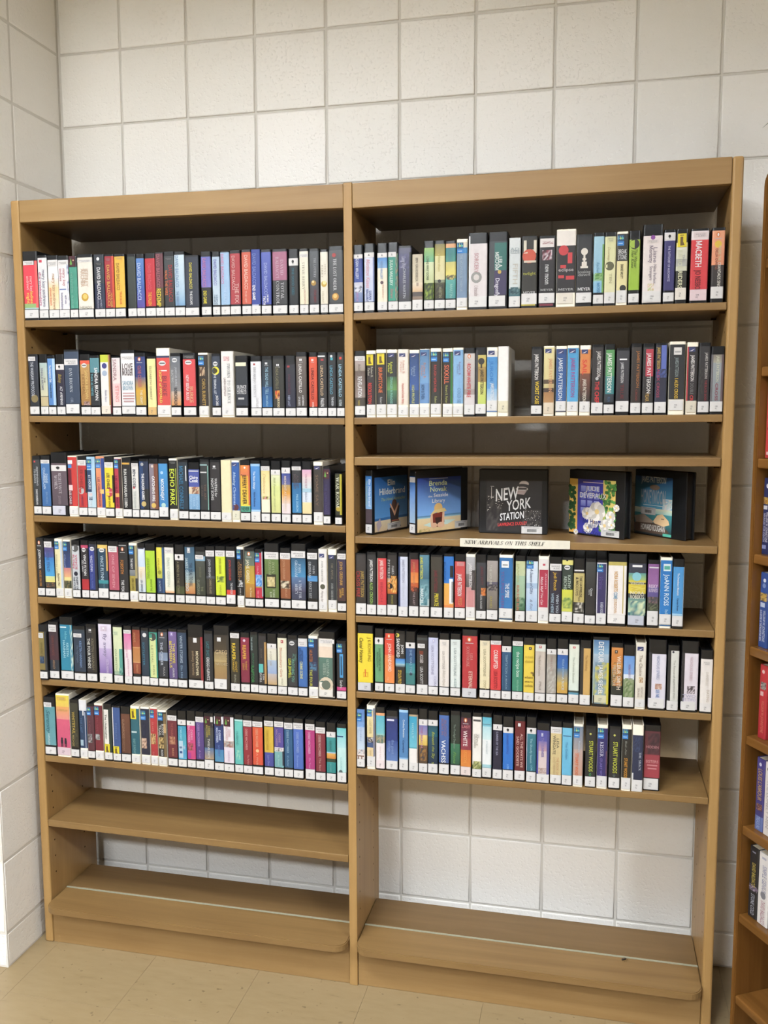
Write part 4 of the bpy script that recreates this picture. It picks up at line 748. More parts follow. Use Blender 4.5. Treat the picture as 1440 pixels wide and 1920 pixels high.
3414 3672 6773 8397 k|5 2a2e34>26282c 83|LAST SHOT,3c7880,18,46,46,36;GREGG HURWITZ,dcdcdc,44,83,46,34||black, teal-and-white lettered
3695 4137 6773 8552 k|14 342e28>4c4030 40 8c7c5c>c0a878 55 a08858>9c7c54 81|=GREG,c8b088,37,43;=ILES,a89468,45,51;=NATCHEZ,b8a888,56,60|B:18,24,24,48,eee;r:84,100,14,96,33302c;L:81,96,0,82|wide black-to-bronze
4161 4425 6772 8404 k|9 383428 84|REAPER,e8c83c,18,46,40,40;GHOST,d0ac38,48,66,64,22;TARGET,d0ac38,46,66,34,22;IRVING,998,70,84,50,22|H:2,10|dark khaki, yellow-lettered
4446 4700 6772 8397 k|8 8c2c44>7c2840 82|REAPER,e8b848,20,44,46,40;THREAT,c89848,46,62,64,22;ZERO,c89848,50,62,34,22|c:45,13,14,dcd|burgundy, yellow-lettered
4715 4937 6772 8424 k|5 26302c>22282a 82|RAPTOR,3c8c4c,54,82,30,40;BRIAN,3c6c50,34,54,40,24;THE LEGEND,9aa,8,30,24,22||black, green-lettered
4943 5174 6772 8405 k|4 302e30 82|LINDA HOW,605850,24,40,40,24;LISA,ccc,66,76,64,22;JEWELL,ccc,64,80,30,22|r:5,60,50,64,5cb8b4;r:76,100,14,82,b89058|black with turquoise square
5186 5450 6771 8408 k|23 e4e0d0>dcd8c4 43 b0c0d4>98acd0 65 c0b8b8>c8a878 83|A COTTAGE,b8b4a8,28,52,40,22|1:16,24|pale seascape, white-stickered
5469 5728 6771 8423 k|7 e8e4cc 84|Bloomsbury Girls,d8a890,22,70,40,30;NATALIE,b4b09c,72,82,50,20|B:10,15,40,66,b55|cream, orange-lettered
5743 6018 6771 8395 k|7 34363a 83|WATCHING YOU,6ca898,38,76,56,30;LISA JEWELL,d8dc48,38,70,24,30|O:13;p:50,90,30,42,34363a,5c9080,34363a|charcoal, mint-and-yellow lettered
6034 6289 6770 8410 k|5 ddd 18 4474b8>3c68a8 83|JONATHAN,24406c,24,42,46,24;KELLERMAN,24406c,20,44,22,24;CRIME SCENE,d8d898,42,70,36,30|H:8,17,0,82|cornflower, white-headed
6313 6567 6770 8405 w|4 26304c>2c2c48 82|HUNTER,b8703c,22,42,28,36;THE FOUR,c8c848,54,81,26,32|Q:4,18;p:10,90,42,56,2c3c58,5088a8,3c2c50|indigo in white case
6587 7025 6770 8536 k|10 ece4d8 22 e8d4c0 38 5a7c70>546f66 75 eee8dc 97|^GENTLEMEN,b8c8b8,40,66,58,18;^SISTERS,b8c8b8,46,64,36,18|H:11,17;r:88,100,10,96,222;c:46,78,54,d8c8b0;c:46,79,28,667064;L:86,96,0,86,f0ece4|wide cream and sage with round picture
7064 7322 6769 8322 k|5 222428 78 d04c88 84|Sandra,ccc,66,80,50,30|Q:5,20;r:34,70,22,62,4a98d0;r:44,60,26,58,265070|black with blue pill, pink band
#L6
-1440 -1091 4583 6269 k|16 5c98a0>6ca4ac 82|~Serenity,3c6c78,22,60,40,36;HANNAH,c8dce0,62,82,40,20|H:9,17,0,74|dusty teal
-1061 -640 4581 6382 w|2 e8d850>ecc860 20 e8a860>e8948c 40 d8607c>d0587c 85|=A TASTE OF,c8a860,24,27|H:4,10,10,80,e8c050;c:38,71,8,2a2030;c:65,71.5,8,2a2030;r:29,47,72.6,79,2a2030;r:56,74,73,79,2a2030;r:31,37,79,84,2a2030;r:40,46,79,84,2a2030;r:58,64,79,84,2a2030;r:67,73,79,84,2a2030;L:85,97,0,100,e8d0d8|wide yellow-to-pink with two silhouettes
-634 -376 4579 6237 k|5 3c3c30>302c24 82|WHITETAIL,c0a850,20,58,46,36;RIDGE,a89860,60,80,36,24|p:5,90,40,80,34342a,4a4838,2a261e|dark olive, gold-lettered
-364 -128 4577 6244 w|0 e4e4e8 18 2c4464>243c5c 82|THE LAST,587498,30,56,30,30;r,456,1,2,50,10|r:50,66,18,26,eee;r:78,86,20,82,ccd;r:12,50,68,78,a8c0cc|navy in white case
-118 102 4576 6154 k|4 583440>5c3038 84|A CHAIN OF,80505c,30,66,40,26|Q:6,20;p:10,70,54,70,bbb,333,777|maroon brown with photo square
113 368 4574 6183 w|3 6c2834>7c2c38 83|TRUMPET,8c4450,24,54,36,26|Q:5,20;p:10,62,54,64,bbb,333,888|deep maroon in white case
392 634 4573 6191 k|8 263430 84|The Undertaker,50584c,18,62,30,26|r:0,62,10,72,ece8e0;Y:0,70,70,87|dark green with boot sticker low
652 897 4571 6157 k|3 3c5890>3c5488 84|RIDERS,6078a8,30,60,50,24|r:0,16,3,78,e8e4e4;Y:5,80,72,88|denim blue with boot sticker low
907 1187 4570 6156 k|13 6c4434>603c30 83|GUNSMOKE,a08068,22,56,30,26;JOHNSTONE,907058,56,80,30,22||chocolate brown
1211 1475 4568 6188 w|4 2c6470>286070 83|BABY SUNDAY,7ca8a8,56,82,40,28;r,378,22,36,44,20|Y:0,70,4,22;r:10,70,43,46,bcc|petrol teal with boot sticker high
1500 1764 4566 6179 w|3 262c40>24263a 83|THE ROBBER,3c4058,30,50,40,24|Q:6,22;p:8,66,54,72,c8a088,3a2c2c,e0c0a8|black-navy with face photo
1787 1999 4565 6188 w|2 b83c40>a83438 83|SILVER,d07c74,24,42,40,26;GUN,d07c74,76,82,40,26|Q:4,18;p:10,78,45,63,e8c890,5c3420,c89058|red with rider picture
2015 2267 4564 6131 w|3 2c2a26 83|BLOODY,ccc,24,44,60,26;TRAIL,ccc,26,46,26,26;RIDER,ccc,70,82,46,26|Q:3,18;p:10,66,48,68,c8a868,3c2c1c,e0c488;r:70,100,6,83,7c6848;r:70,96,24,40,c0a070|black-and-tan in white case
2292 2574 4562 6152 k|18 70303a>6c2c34 83|THE PRAIRIE,a05c54,22,46,50,24;BRIDE,c08c6c,66,80,55,20|H:9,18;p:20,80,46,60,a86c50,c89878,6c3030|maroon, white-headed, with portrait
2596 2846 4560 6154 k|26 3c98b8>58b0c4 60 4c9cc4>58a8cc 84|STARLIGHT,a8dce8,28,50,40,24;=CURE,c8dce8,60,66|1:15,24;r:10,60,52,82,b8d0e0;r:20,50,62,66,2c4c80;r:20,50,70,74,2c4c80|cyan seascape
2857 3103 4559 6173 k|25 d04c84>c8487c 83|DEBBIE,e8a8c4,32,50,60,26;MACOMBER,e8a8c4,26,54,28,26|1:17,25;p:10,76,56,68,c8487c,5c4038,90603c;r:10,45,72,82,a83c90|hot pink
3110 3351 4557 6170 k|18 5c4888>54407c 82|DEBBIE MACOMBER,a890c0,20,60,40,28;A Let,a890c0,66,80,50,22|H:9,18|deep violet, white-headed
3357 3634 4556 6148 k|6 342e34 25 4a4a48>40444c 60 4c74a4>b09878 80|DEBBIE,b0a050,22,38,58,22;MACOMBER,b0a050,20,42,34,22;TWELVE DAYS,d8d8d0,44,78,50,24|T:3,65,5,20;r:72,96,6,15,e8e4e0;L:81,97|charcoal to blue with tree sticker
3646 3915 4554 6158 k|6 dcd8e0 10 2c3868>2c4480 62 4c88b8>5894b8 83|DEBBIE,c8d4f0,28,46,62,24;MACOMBER,c8d4f0,24,50,34,24;MERRY,5c74b0,54,74,50,24|T:14,80,5,21;r:0,12,5,18,eee;r:84,100,5,18,eee|royal navy with tree sticker
3921 4214 4553 6148 k|4 ece8ec 45 c8b8b0 56 e8dce8 83|DEBBIE,e0b8bc,24,38,60,24;MACOMBER,e0b8bc,20,44,34,24;DASHING,d8c0d4,62,80,50,22|T:5,70,3,20;p:5,90,46,56,c0b8b0,a04c38,989898|white with tree sticker
4229 4468 4551 6169 k|8 b8e4e0 11 6cc4bc>64bcb4 84|HUSBAND,4c9c98,28,52,36,26|p:20,70,60,76,64bcb4,a8dcc0,64bcb4;r:0,90,11,12,4a9|aqua green
4476 4727 4550 6164 k|19 98303c>8c2c34 83|DEBBIE MACOMBER,d89c98,22,58,40,26;The Perfect,c88c88,66,83,56,22|H:8,18|dark red, white-headed
4733 5027 4548 6154 k|18 dc5c3c>d4543c 82|DEBBIE MACOMBER,eca888,20,52,46,26;A Walk,e0a088,62,82,46,20|H:8,17;c:48,58,16,f0c090|vermilion orange
5057 5321 4546 6177 k|17 d8b444 60 4c509c>484c94 83|DEBBIE MACOMBER,c09c3c,22,56,36,28;Last One,8c90c8,64,82,46,22|H:7,16|gold over blue-violet
5340 5607 4545 6186 k|17 584c98 50 e8e0e4 55 f0ece0 57 7cb0b0>74a8ac 83|DEBBIE,a88ca8,26,42,60,22;MACOMBER,a88ca8,20,48,30,22;Mrs Miracle,a8d0cc,62,80,46,20|H:7,16;p:0,96,51,57,e8dce0,4c4840,d8d8d8;r:86,100,56,80,445|purple over sage
5616 5862 4543 6186 k|19 2c5c88>2c587c 82|DEBBIE MACOMBER,94b4cc,20,58,44,28;It's Better,84a8c4,62,80,44,22|H:8,18|steel blue, white-headed
5868 6146 4542 6184 k|17 5474c4>4c6cb8 83|DEBBIE MACOMBER,94acdc,22,56,46,26;Between,84a0d8,60,80,44,20|H:7,17|cornflower blue, white-headed
6198 6465 4540 6186 k|17 b83c7c>b0387c 81|DEBBIE MACOMBER,e4a8c8,20,56,44,26;On Your,d894bc,62,80,48,20|H:7,17;L:81,97|magenta
6476 6748 4538 6146 k|19 84303c>7c2c38 83|DEBBIE MACOMBER,d0a8a4,22,58,44,26;The Best,b88c88,60,82,46,22|H:9,19|burgundy near right end
6767 7023 4537 6136 k|23 3c9494>389090 49 a8c8dc 51 e0b060>c87c34 60 2c4434 66 2c8c8c 84|SILVER LININGS,2c6c6c,30,46,46,22;MACOMBER,6cb0ac,68,82,46,18|1:15,24|teal with wheat picture
7056 7310 4535 6136 k|7 6cc8cc>b8e4e8 40 c8ece8>c0e8e4 81|ALASKAN,a8d4d4,55,76,46,22|r:0,70,20,22,247;c:40,80,20,566;L:81,97|light aqua, bird-shaped mark
#R1
7593 7828 16519 18134 k|20 2c3c84>3c549c 55 c8c8d8 62 98a8c8>6c7ca8 84|SUSAN MALLERY,d0d8f0,20,50,40,34;MARRY ME,b88cb8,70,83,40,24|1:14,20;p:10,90,60,70,c8ccd8,3c4460,e4e4ec|indigo snow-scene
7861 8118 16519 18150 k|20 d8dcec>c8d0e8 84|~Mistletoe Kisses,e0a8b4,22,64,40,40;SUSAN,4c5c98,68,82,60,26;MALLERY,4c5c98,66,84,30,26|1:13,20;r:86,100,20,84,8c98c0|pale lavender
8184 8439 16519 18146 k|21 4c88c8>8cb4dc 36 ece4d0>f0e8d0 85|SUSAN MALLERY,8ca8d0,26,52,44,26;the summer,e0b8a0,60,80,60,24|1:14,21;c:46,57,16,423|blue to cream
8449 8701 16520 18156 k|21 34907c>3c9c84 84|SUSAN MALLERY,d0e8dc,25,62,34,34;~Sisters,a8807c,66,80,40,30|1:14,21,0,80;p:72,100,16,84,3c9080,b08c70,2c6c60|emerald teal
8707 9030 16520 18061 k|3 5c5c70>44446c 30 4c4c70>3c3c40 84|~Long Way,b8b8cc,16,34,42,36;CHARLES MARTIN,b8bcc0,34,80,46,22|p:5,90,12,40,4c4c6c,5c5c84,44445c;r:84,100,10,84,2c302c|wide starry purple-grey
9044 9307 16520 17851 k|0 c8bca4>dcd0b4 50 e8dcc4>d8b48c 66 5c5450 74 8c7868 80|BEN GRUESEBECK,8c8474,6,48,44,24|r:40,60,50,56,a98;L:80,98|short beige
9330 9579 16520 18148 k|10 98bc6c>70b490 30 d8e0b8>c8d09c 60 4c5c28>3c4c20 84|LONG WAY GONE,5c7050,22,56,36,26|p:0,96,60,83,3c4c20,98b040,2c381c|green meadow
9588 9843 16520 18146 k|5 8c8454>b8a858 22 e0d8a0>dcd4a8 56 8c9478 60 4c4c34>3c382c 83|~Water from,c8bc78,18,44,44,26;MARTIN,8c8c70,66,82,56,30|c:46,58,16,222;p:0,96,62,82,3c382c,54542c,2c2c24|olive-to-cream landscape
9850 10102 16520 18125 k|4 e0a878 10 2c7c84>4c9484 30 c8c078>e8d870 50 8c9060 54 58a49c>4c9898 83|THUNDER,4c8c94,14,30,44,26;MARTIN,98c8c0,62,82,56,28|p:0,96,49,56,6c5c3c,d8c870,3c4c54|turquoise-and-yellow lakescape
10116 10374 16521 18155 w|4 e0d8c0 12 3c88c0 20 8098b0>7890ac 83|THE MOUNTAIN BETWEEN US,a8bccc,22,74,44,24|Q:5,20;L:83,96|grey-blue in white case
10399 10845 16521 18279 k|14 e4dcdc 84|SORCERY,c89ca0,26,52,42,24;~Ursula,c8b8b8,68,82,42,24|c:42,58,30,9c9c98;c:42,58,16,d8d0cc;r:0,8,4,80,eee;L:83,97|extra-wide pinkish white
10877 11315 16521 18278 k|12 3c4044 14 3c4044 82|LEILA,e0e8e4,32,46,62,22;MEACHAM,e0e8e4,26,50,44,22;Dragonfly,dcd8e4,60,84,48,24|r:30,96,14,50,2c6c64;r:30,96,50,82,3c3458;c:58,52,10,c8a84c;L:83,97,0,90|extra-wide black with green-purple panel
11346 11619 16521 18128 k|0 dce0e0>d4dcdc 70 e0e4e0 72 385c64>446c74 83|=AD,a8b4b8,14,18;=EZZIE,a8b4b8,18,22;FIFTH,c8c4b8,36,66,55,44|p:0,96,70,80,385c64,24444c,6c8c90;L:83,98|pale grey with teal trees
11636 12006 16521 18154 k|2 28261f 78|=twilight,a8a83c,50,54;=MEYER,bbb,77,81|r:12,94,6,24,e0d8c4;r:30,76,4,14,28261f;r:30,76,14,19,28261f;c:48,28,44,c8543c;r:14,92,34,37,d8ccb8;L:80,95;r:0,90,95,97,c8b84c|wide black with red fruit motif
12034 12413 16522 18145 k|3 201c1e 78|new moon,ccc,40,68,54,34;=MEYER,aaa,74,77|r:5,92,4,16,e8e0dc;p:20,86,8,12,e8e0dc,8c2c34,e8e0dc;p:20,80,20,34,8c3c4c,e8dce0,3c1c24;L:80,94;r:5,90,95,98,7c2c3c|wide black, red-and-white flower
12434 12877 16522 18265 w|8 221e20 82|=eclipse,b8b0b0,50,54;=MEYER,aaa,76,79|r:0,100,2,21,f0e8e0;c:36,27,26,c83c40;r:58,82,30,44,c83c40;r:20,50,46,50,c83c40;r:10,40,59,63,c83c40;r:50,94,60,65,c83c40;L:82,96,5,88,eee6d8|extra-wide black, red-ribboned
12883 13245 16522 18136 k|3 242426 80|=breaking,9a9a98,50,54;=dawn,9a9a98,54,58;=MEYER,ddd,74,78|r:44,56,26,38,e4dcd0;c:50,24,22,e4dcd0;r:38,62,33,36,e4dcd0;r:34,66,38,44,e4dcd0;r:26,74,44,47,e4dcd0;L:81,95|wide black with white pedestal motif
13269 13507 16522 18156 k|5 a8d0e0>98c4dc 56 8cb89c 66 90c0dc 82|~Rachel,6c9cb8,40,54,44,30;MOSS,4c8cb8,68,82,50,30|p:0,100,55,64,78a860,4c8040,a8c890;r:82,100,16,82,78a85c|light blue with green band
13515 13766 16523 18156 k|6 e4e4b0>e8e4b8 82|~Doorstep,c0b48c,20,38,38,24;TEN,b4b08c,56,70,56,26|H:6,14,20,80,e4e4b4;c:46,46,40,5c5c40;L:82,97|pale butter yellow
13785 14028 16523 18154 w|3 2c2c2a 40 ece0a8>e8dca4 80|=BREAK,ddd,24,30;=STONE,ddd,31,38;DIANE MOTT,4c4838,44,64,48,26|Q:5,19;c:60,77,30,2c2c28;L:80,97|black over cream in white case
14051 14295 16523 18164 k|12 a8c44c>9cc03c 80|~The Winter,5c7028,24,50,62,30;~Her Knee,5c7028,26,50,34,30|c:48,18,50,222018|lime green with dark triangle
14353 14779 16523 18276 k|14 f0e4e0>ece4e0 98|Liane,988c98,28,48,64,22;Moriarty,988c98,26,48,42,22;Nine Perfect,a49ca4,50,74,64,18;Strangers,a49ca4,52,70,44,18|H:19,23,20,80,ece0dc;c:50,16,12,849;p:28,60,74,83,f0e4e0,c8d89c,e8b890;L:84,97|extra-wide blush white
14809 15055 16523 18151 k|4 ece8f0 15 34306c>302c64 82|THE TATTOOIST OF AUSCHWITZ,c8c4e0,22,70,46,20|B:5,14|deep violet-blue
15070 15321 16523 18149 k|6 2c2a22 18 ece090 24 dcdcc8 40 b8b8b0 50 d8d8c0 56 2c2c24 78|JUSTICE,d8d8b8,28,52,36,40;RIDERS,e4e4c0,56,80,40,40;THE,aaa,34,44,66,22|Y:10,86,6,24;L:79,95,0,96,f0e8dc|black-and-cream with boot sticker
15382 15765 16524 18141 k|3 f0e4e4 15 d83c40>d43c44 82|MACBETH,f4ecec,16,52,44,38;JO NESBO,6c1c24,56,82,44,34|H:5,12,14,90,eedcdc;L:82,97,0,96,f0d8dc|extra-wide red, big white-lettered
15826 16103 16524 18145 k|4 f0a880>ec9c78 50 3c3230>2a2624 78|WHERE THE,d8d0a8,24,44,62,24;CRAWDADS SING,e8e4d8,46,80,62,26;DELIA OWENS,8c5440,28,56,38,22|G:9;c:48,22,28,ecc84c;L:79,95|peach over black
#R2
7597 7871 13985 15607 k|14 b8a8a4>a09488 30 6c5c54>988880 70 4c443c 83|REVELATION,eee,38,70,50,42;ROBERT,7c7068,20,40,44,26;PARKER,b09c40,74,82,40,22|H:8,15;L:83,96|smoky brown-grey
7898 8129 13987 15608 w|5 2c2424 81|RESOLUTION,d83c34,48,80,38,42;Robert B.,b8b0a0,24,40,62,26;Parker,b8b0a0,26,38,28,26|Y:0,76,6,22;L:81,96|black, red-lettered with boot sticker
8145 8399 13988 15627 w|5 2a2626 81|BRIMSTONE,d8703c,26,64,44,40;Robert,bbb,70,80,50,24|Y:10,84,6,22;L:81,96|black, orange-lettered with boot sticker
8415 8668 13990 15622 w|5 2c3030 40 3c5c3c>6c9c58 60 4c7c58>2c3c40 81|Robert B.,c8d050,18,36,46,26;Parker,c8d050,20,34,22,24;STRANGER IN PARADISE,8cc8b8,40,80,46,26|N:6,11;L:81,96|black-and-green in white case
8690 8949 13992 15624 w|0 f0e8dc>ecdfd0 82|Robert B.,e4b8a8,16,36,56,24;Parker,e4b8a8,18,34,30,22;Hundred-Dollar Baby,dc8c80,50,80,50,26|N:6,11|cream, coral-lettered
8973 9215 13994 15604 w|5 2c4878>3c5c9c 60 34507c 81|Robert B.,98acc8,24,40,52,24;Parker,98acc8,26,38,28,22;HIGH PROFILE,c8cc78,52,80,40,28|N:6,11|blue, yellow-lettered in white case
9223 9471 13995 15622 w|1 5880a8>78a4d0 50 6c94c4 80|Robert B.,b89088,20,44,52,26;Parker,b89088,24,40,24,24;NOW & THEN,34547c,52,74,34,36|N:5,10|powder blue in white case
9494 9755 13997 15632 w|5 2c2424>2a2c24 81|ROUGH WEATHER,c04440,24,64,44,26;Robert,a8a868,70,80,50,26|Q:5,19;L:81,96|black, small-red-lettered
9788 10033 13999 15626 w|5 2c2824 81|SIXKILL,e0704c,24,52,40,50;Robert B. Parker,a8a858,54,80,40,24|Q:6,20;r:80,100,6,81,3c7c44|black and green, orange-lettered
10041 10292 14001 15634 w|3 88b4dc>8cb8e0 81|Robert B.,88a,20,40,66,20;Parker,7c98b8,24,38,46,20;COLD SE,6c94b8,58,80,60,34|N:5,11,20;r:0,96,93,95,68b|baby blue in white case
10307 10572 14002 15624 k|8 d0c8c4>b8b0ac 60 a89c98 68 dcd4d4 83|·ROOM·WHITE FIRE,c83c44,21,72,44,38|G:12;L:83,97|grey, slanted red-lettered
10578 10838 14004 15632 k|11 c8b868>c0a858 28 a88c50 50 e0dc80>c8d870 82|JAMES PATTERSON,4c4430,32,68,62,34|r:0,24,4,82,3c3c40;c:55,20,30,34302a;r:48,62,22,30,34302a;L:82,96|mustard with leaf silhouette
10851 11108 14006 15631 w|5 f0ece4 14 4c90cc>64a0d4 60 88b8e0>c8dcec 77|JAMES PATTERSON,eef4fa,52,78,54,34;JUROR,3c80c4,20,50,44,34|N:5,11;L:77,92;r:0,100,92,94,68b|white and bright blue
11115 11369 14007 15645 w|0 f6f2ee 90||L:78,94,0,100,ece4c8|blank white, last before the gap
11897 12156 14012 15623 k|4 2c2a2a 82|JAMES PATTERSON,e8e4e0,11,48,48,36;WORST CASE,e8c838,50,83,54,38||black, white-and-yellow lettered
12181 12430 14014 15633 w|2 e8dca4>dccc94 48 5c4c3c 54 c8b884 60 4c3c34 66 a87c50>b88c5c 81|JAMES PATTERSON,d8a074,18,66,66,34|N:4,10;L:81,97,0,100,e8d8c0|straw with pier scene
12467 12713 14016 15627 w|4 2c5088>34609c 79|JAMES PATTERSON,dce4ec,17,78,44,40|N:5,11;r:0,100,93,95,556;L:79,93|navy blue, large white-lettered
12725 12988 14018 15639 w|4 4c9ccc>5caad8 80|JAMES PATTERSON,a05c98,18,74,50,38|N:5,11;L:80,94|sky blue, magenta-lettered
13014 13258 14019 15633 w|6 dc8c4c>d8844c 40 7c4c3c>2c2624 80|SAIL,d84438,20,42,44,44;JAMES PATTERSON,e4dccc,48,80,46,36|N:6,12;L:80,95|orange over black, one-word title
13280 13551 14021 15645 k|4 302c2c 82|JAMES PATTERSON,dcd8d4,10,46,60,34;THE CHEF,d8383c,52,82,48,38|c:46,48,14,bbb;L:82,97|black, white-and-red lettered
13560 13799 14023 15648 k|8 5c9c5c>5ca06c 45 4c9088>3c8488 70 2c343c 82|JAMES PATTERSON,f0f4ec,13,68,52,44;RUN,3c5c80,74,81,50,26|r:0,14,4,82,2c3030|emerald green, white-lettered
13828 14133 14025 15559 k|4 3a3a40>302c30 79|JAMES PATTERSON,d8d8d8,22,52,46,22;TRUE,6c2428,54,76,46,26|r:24,80,16,18,eee;L:79,95|wide dull black, low-topped
14159 14396 14027 15653 k|5 342e2a>2c2420 83|JAMES PATTERSON,a86c34,11,62,66,28;CROSS,802c24,64,80,56,20|L:83,97|dark brown, copper-lettered
14415 14670 14028 15648 k|5 2e2c2c 82|JAMES PATTERSON,f0ece8,14,70,56,36;FEAR,b8944c,70,81,46,36|r:26,92,8,46,b83c4c;L:83,97|black with red label
14689 14957 14030 15650 k|3 2a2c38>2c3044 82|JAMES PATTERSON,c8a858,6,36,28,28;ALEX CROSS,a83c58,36,76,28,24|r:50,92,3,36,6070b8;p:10,96,36,48,3c4c8c,2c3044,5868a0;L:82,97|black with blue panels
14998 15344 14032 15677 w|4 26282a 79|JAMES PATTERSON,8c9898,22,48,48,24;I ALEX CROSS,e0bc40,50,78,48,24|r:26,76,8,18,e8e4e0;r:32,70,13,15,aaa;L:80,94,0,96|wide black in white case, yellow-lettered
15381 15617 14035 15653 w|6 2c282a 81|JAMES PATTERSON,ece8e4,18,54,52,36;DOUBLE,787878,56,72,50,32;CR,d83c3c,73,81,50,32|N:7,13;r:0,12,6,81,b82c38;L:81,97,0,100,e8e0cc|black with red edge in white case
15633 15886 14036 15640 k|5 2e2c2e 82|JAMES PATTERSON,c8c4c0,14,50,66,24;THE BLACK BOOK,903038,52,81,66,22|p:10,40,30,72,2e2c2e,3c3a36,242224;L:82,97|black, grey-and-red lettered
15896 16178 14038 15553 k|12 8c8478>b0ac9c 24 a0a8ac>8c9498 82|JAMES PATTERSON,d8d8c0,14,52,52,24;CROSS,904454,54,80,48,24|r:0,16,12,82,686468;r:80,100,12,82,6c5c60;L:81,96|silver grey
#R5
7589 7865 9005 10593 k|2 383434>2c2826 80|CROSS FIRE,a83028,28,70,24,38;JAMES PATTERSON,b0944c,28,70,66,34|L:80,97|black, red-and-gold lettered
7877 8125 9006 10637 k|4 2c2c2e 82|JAMES PATTERSON,e8e8e4,12,46,50,34;ALEX CROSS,98c05c,47,78,50,34;RUN,98c05c,78,84,50,26|L:82,97|black, white-and-green lettered
8139 8388 9008 10652 k|10 d8484c>d03c44 82|JAMES PATTERSON,f0dcd8,13,42,52,38;BEACH,b03440,46,78,50,26|r:0,14,10,82,a89080;L:82,97|bright red in black case
8403 8659 9010 10640 k|4 2c2826 40 e0984c>b85c28 64 342c24 81|^JAMES,ddd,20,34,60,24;^PATTERSON,ddd,11,46,18,26;MOORES,8c8840,66,80,52,22|p:40,100,36,62,e0903c,f0c878,5c3018;c:30,52,30,1a1614;L:81,97|black with orange glow
8687 8934 9011 10642 k|6 d8dcec>ccd0e4 83|JAMES PATTERSON,a8acc0,10,46,54,30;SAM'S,c8ccdc,52,80,54,26|r:0,22,6,83,34446c;L:83,98|pale lilac, navy-edged
8955 9204 9013 10651 k|10 98343c>c8503c 30 e08040>e89048 46 c05c30 54 2c2224 82|JAMES PATTERSON,b8845c,14,48,54,24;THE LAST,98888c,60,80,54,24|r:0,20,4,82,26242a;p:20,100,52,60,2c1c1c,c85c34,4c2420;L:82,97|orange-dusk black
9226 9476 9014 10655 k|3 5c8ca0>3c6478 40 4c7c8c>8cb0b8 70 c8d8d8 81|JAMES PATTERSON,d8d84c,6,40,22,32;MARCH,e8f0f0,54,76,26,32|p:0,96,48,80,3c6c78,88b4bc,5c8c98;L:82,97|teal-blue wave, yellow-lettered
9503 9805 9016 10614 k|3 3c3830>38342c 81|JAMES PATTERSON,7c2834,24,58,44,28;PRIVATE,e8d83c,60,80,50,38|L:82,97|wide dark bronze, yellow-titled
9835 10086 9018 10654 k|4 2c74c4>3078c8 45 e8b050>eca858 78 e88c50 82|BILL CLINTON,1c5494,12,40,12,20|r:62,96,18,36,222;r:56,92,38,76,eee;r:80,100,42,74,222;L:82,97|blue over orange with white panel
10104 10369 9019 10654 k|11 c84c4c>c44444 81|JAMES PATTERSON,f4ecec,30,64,48,42;FEED,d8905c,66,78,54,34|H:12,18,20,90,d88;L:82,97|tomato red, white-lettered
10382 10614 9021 10661 w|4 b8b8bc>a8a4a4 30 7c7474>5c5454 50 c89494>dca0a0 80|JAMES PATTERSON,ece8e8,14,50,50,36;r,988,1,2,50,5|p:60,100,24,54,4c4444,383434,5c5454;r:20,80,55,80,cc8c8c;L:80,96|smoke-and-pink white-cased
10632 10881 9022 10658 k|12 3a3c42>2c2c30 84|JAMES PATT,6c3038,18,46,58,26;TEXAS RANGER,bbb,60,82,52,22|p:50,100,50,62,c8642c,3a3030,e09048|black with flame spot
10894 11167 9024 10648 k|8 a8a09c>989088 40 5c5868 47 222 50 8c847c>706860 82|THE HOUSE,c8c4b8,14,44,36,22;DAVID,a89c50,62,80,40,22|p:0,96,44,54,3c3848,26242a,9c948c;L:83,97|grey cloudscape
11193 11528 9026 10668 w|4 2c6ca8>3478b4 80|THE SPIRE,f0f4f8,42,64,60,32;YOUNG MEN,6c5c98,24,80,26,24|r:16,70,9,19,eee;r:24,62,14,16,999;L:80,94;r:0,100,95,97,357|wide azure in white case
11587 11826 9028 10659 k|8 ccd0a0>c4d0a8 30 a8c4a8>a0bc9c 64 5c8468>4c7454 82|RUN ROSE RUN,c8705c,44,82,26,30;JAMES,b4b888,12,40,26,22|p:0,100,62,78,5c8468,3c6448,88a888;L:83,98|soft sage green
11843 12125 9030 10648 k|7 dce8f4>d0e0f0 40 a8c0dc 48 c8d8ec>a8c4e4 82|~A Season of Gifts,6c7890,18,56,46,28;~& For,8c98ac,64,80,46,26|Q:6,18;L:82,98|ice blue
12135 12387 9031 10667 w|4 e8e4e0 81|~Match Me,f0d4d8,30,50,34,26;~If You Can,f0d4d8,50,72,36,24;~Susan,dca8b4,24,48,74,20|r:8,92,20,76,b0344c;r:40,64,11,14,c56;L:81,96|white with crimson panel
12400 12685 9033 10657 k|20 2c2434>2a2838 84|Jodi Picoult,d8b03c,23,50,48,28;WISH YOU,c4d0d8,56,84,68,24;WERE HERE,a8c0d0,54,84,26,24|H:10,20|aubergine, yellow-lettered
12691 12954 9034 10656 k|4 e4dc80 11 34403a>2c3c30 48 d8d84c>c8cc58 64 8c9c50>d8d860 81|KATHY,b8c8b8,26,46,66,28;REICHS,b8c8b8,28,48,30,28|O:15;p:0,100,60,76,8ca058,c8d068,6c8c48;c:44,4,10,222;L:81,96|dark green and yellow
12966 13225 9036 10639 k|16 302c28 22 c8b878>bcac6c 66 26241f 82|THE HATFIELDS,4c4030,26,58,66,24;& MCCOYS,4c4030,28,56,32,26;DEAN KING,5c5038,58,64,50,18|r:4,92,17,19,ddd;p:0,96,66,81,26241f,e0dcd0,3c3832;L:83,97|tan-labelled black
13237 13486 9038 10648 k|5 444644>262626 50 2a2828 83|Quest,ddd,44,56,60,20;Sara,bbb,46,54,40,16||almost plain black
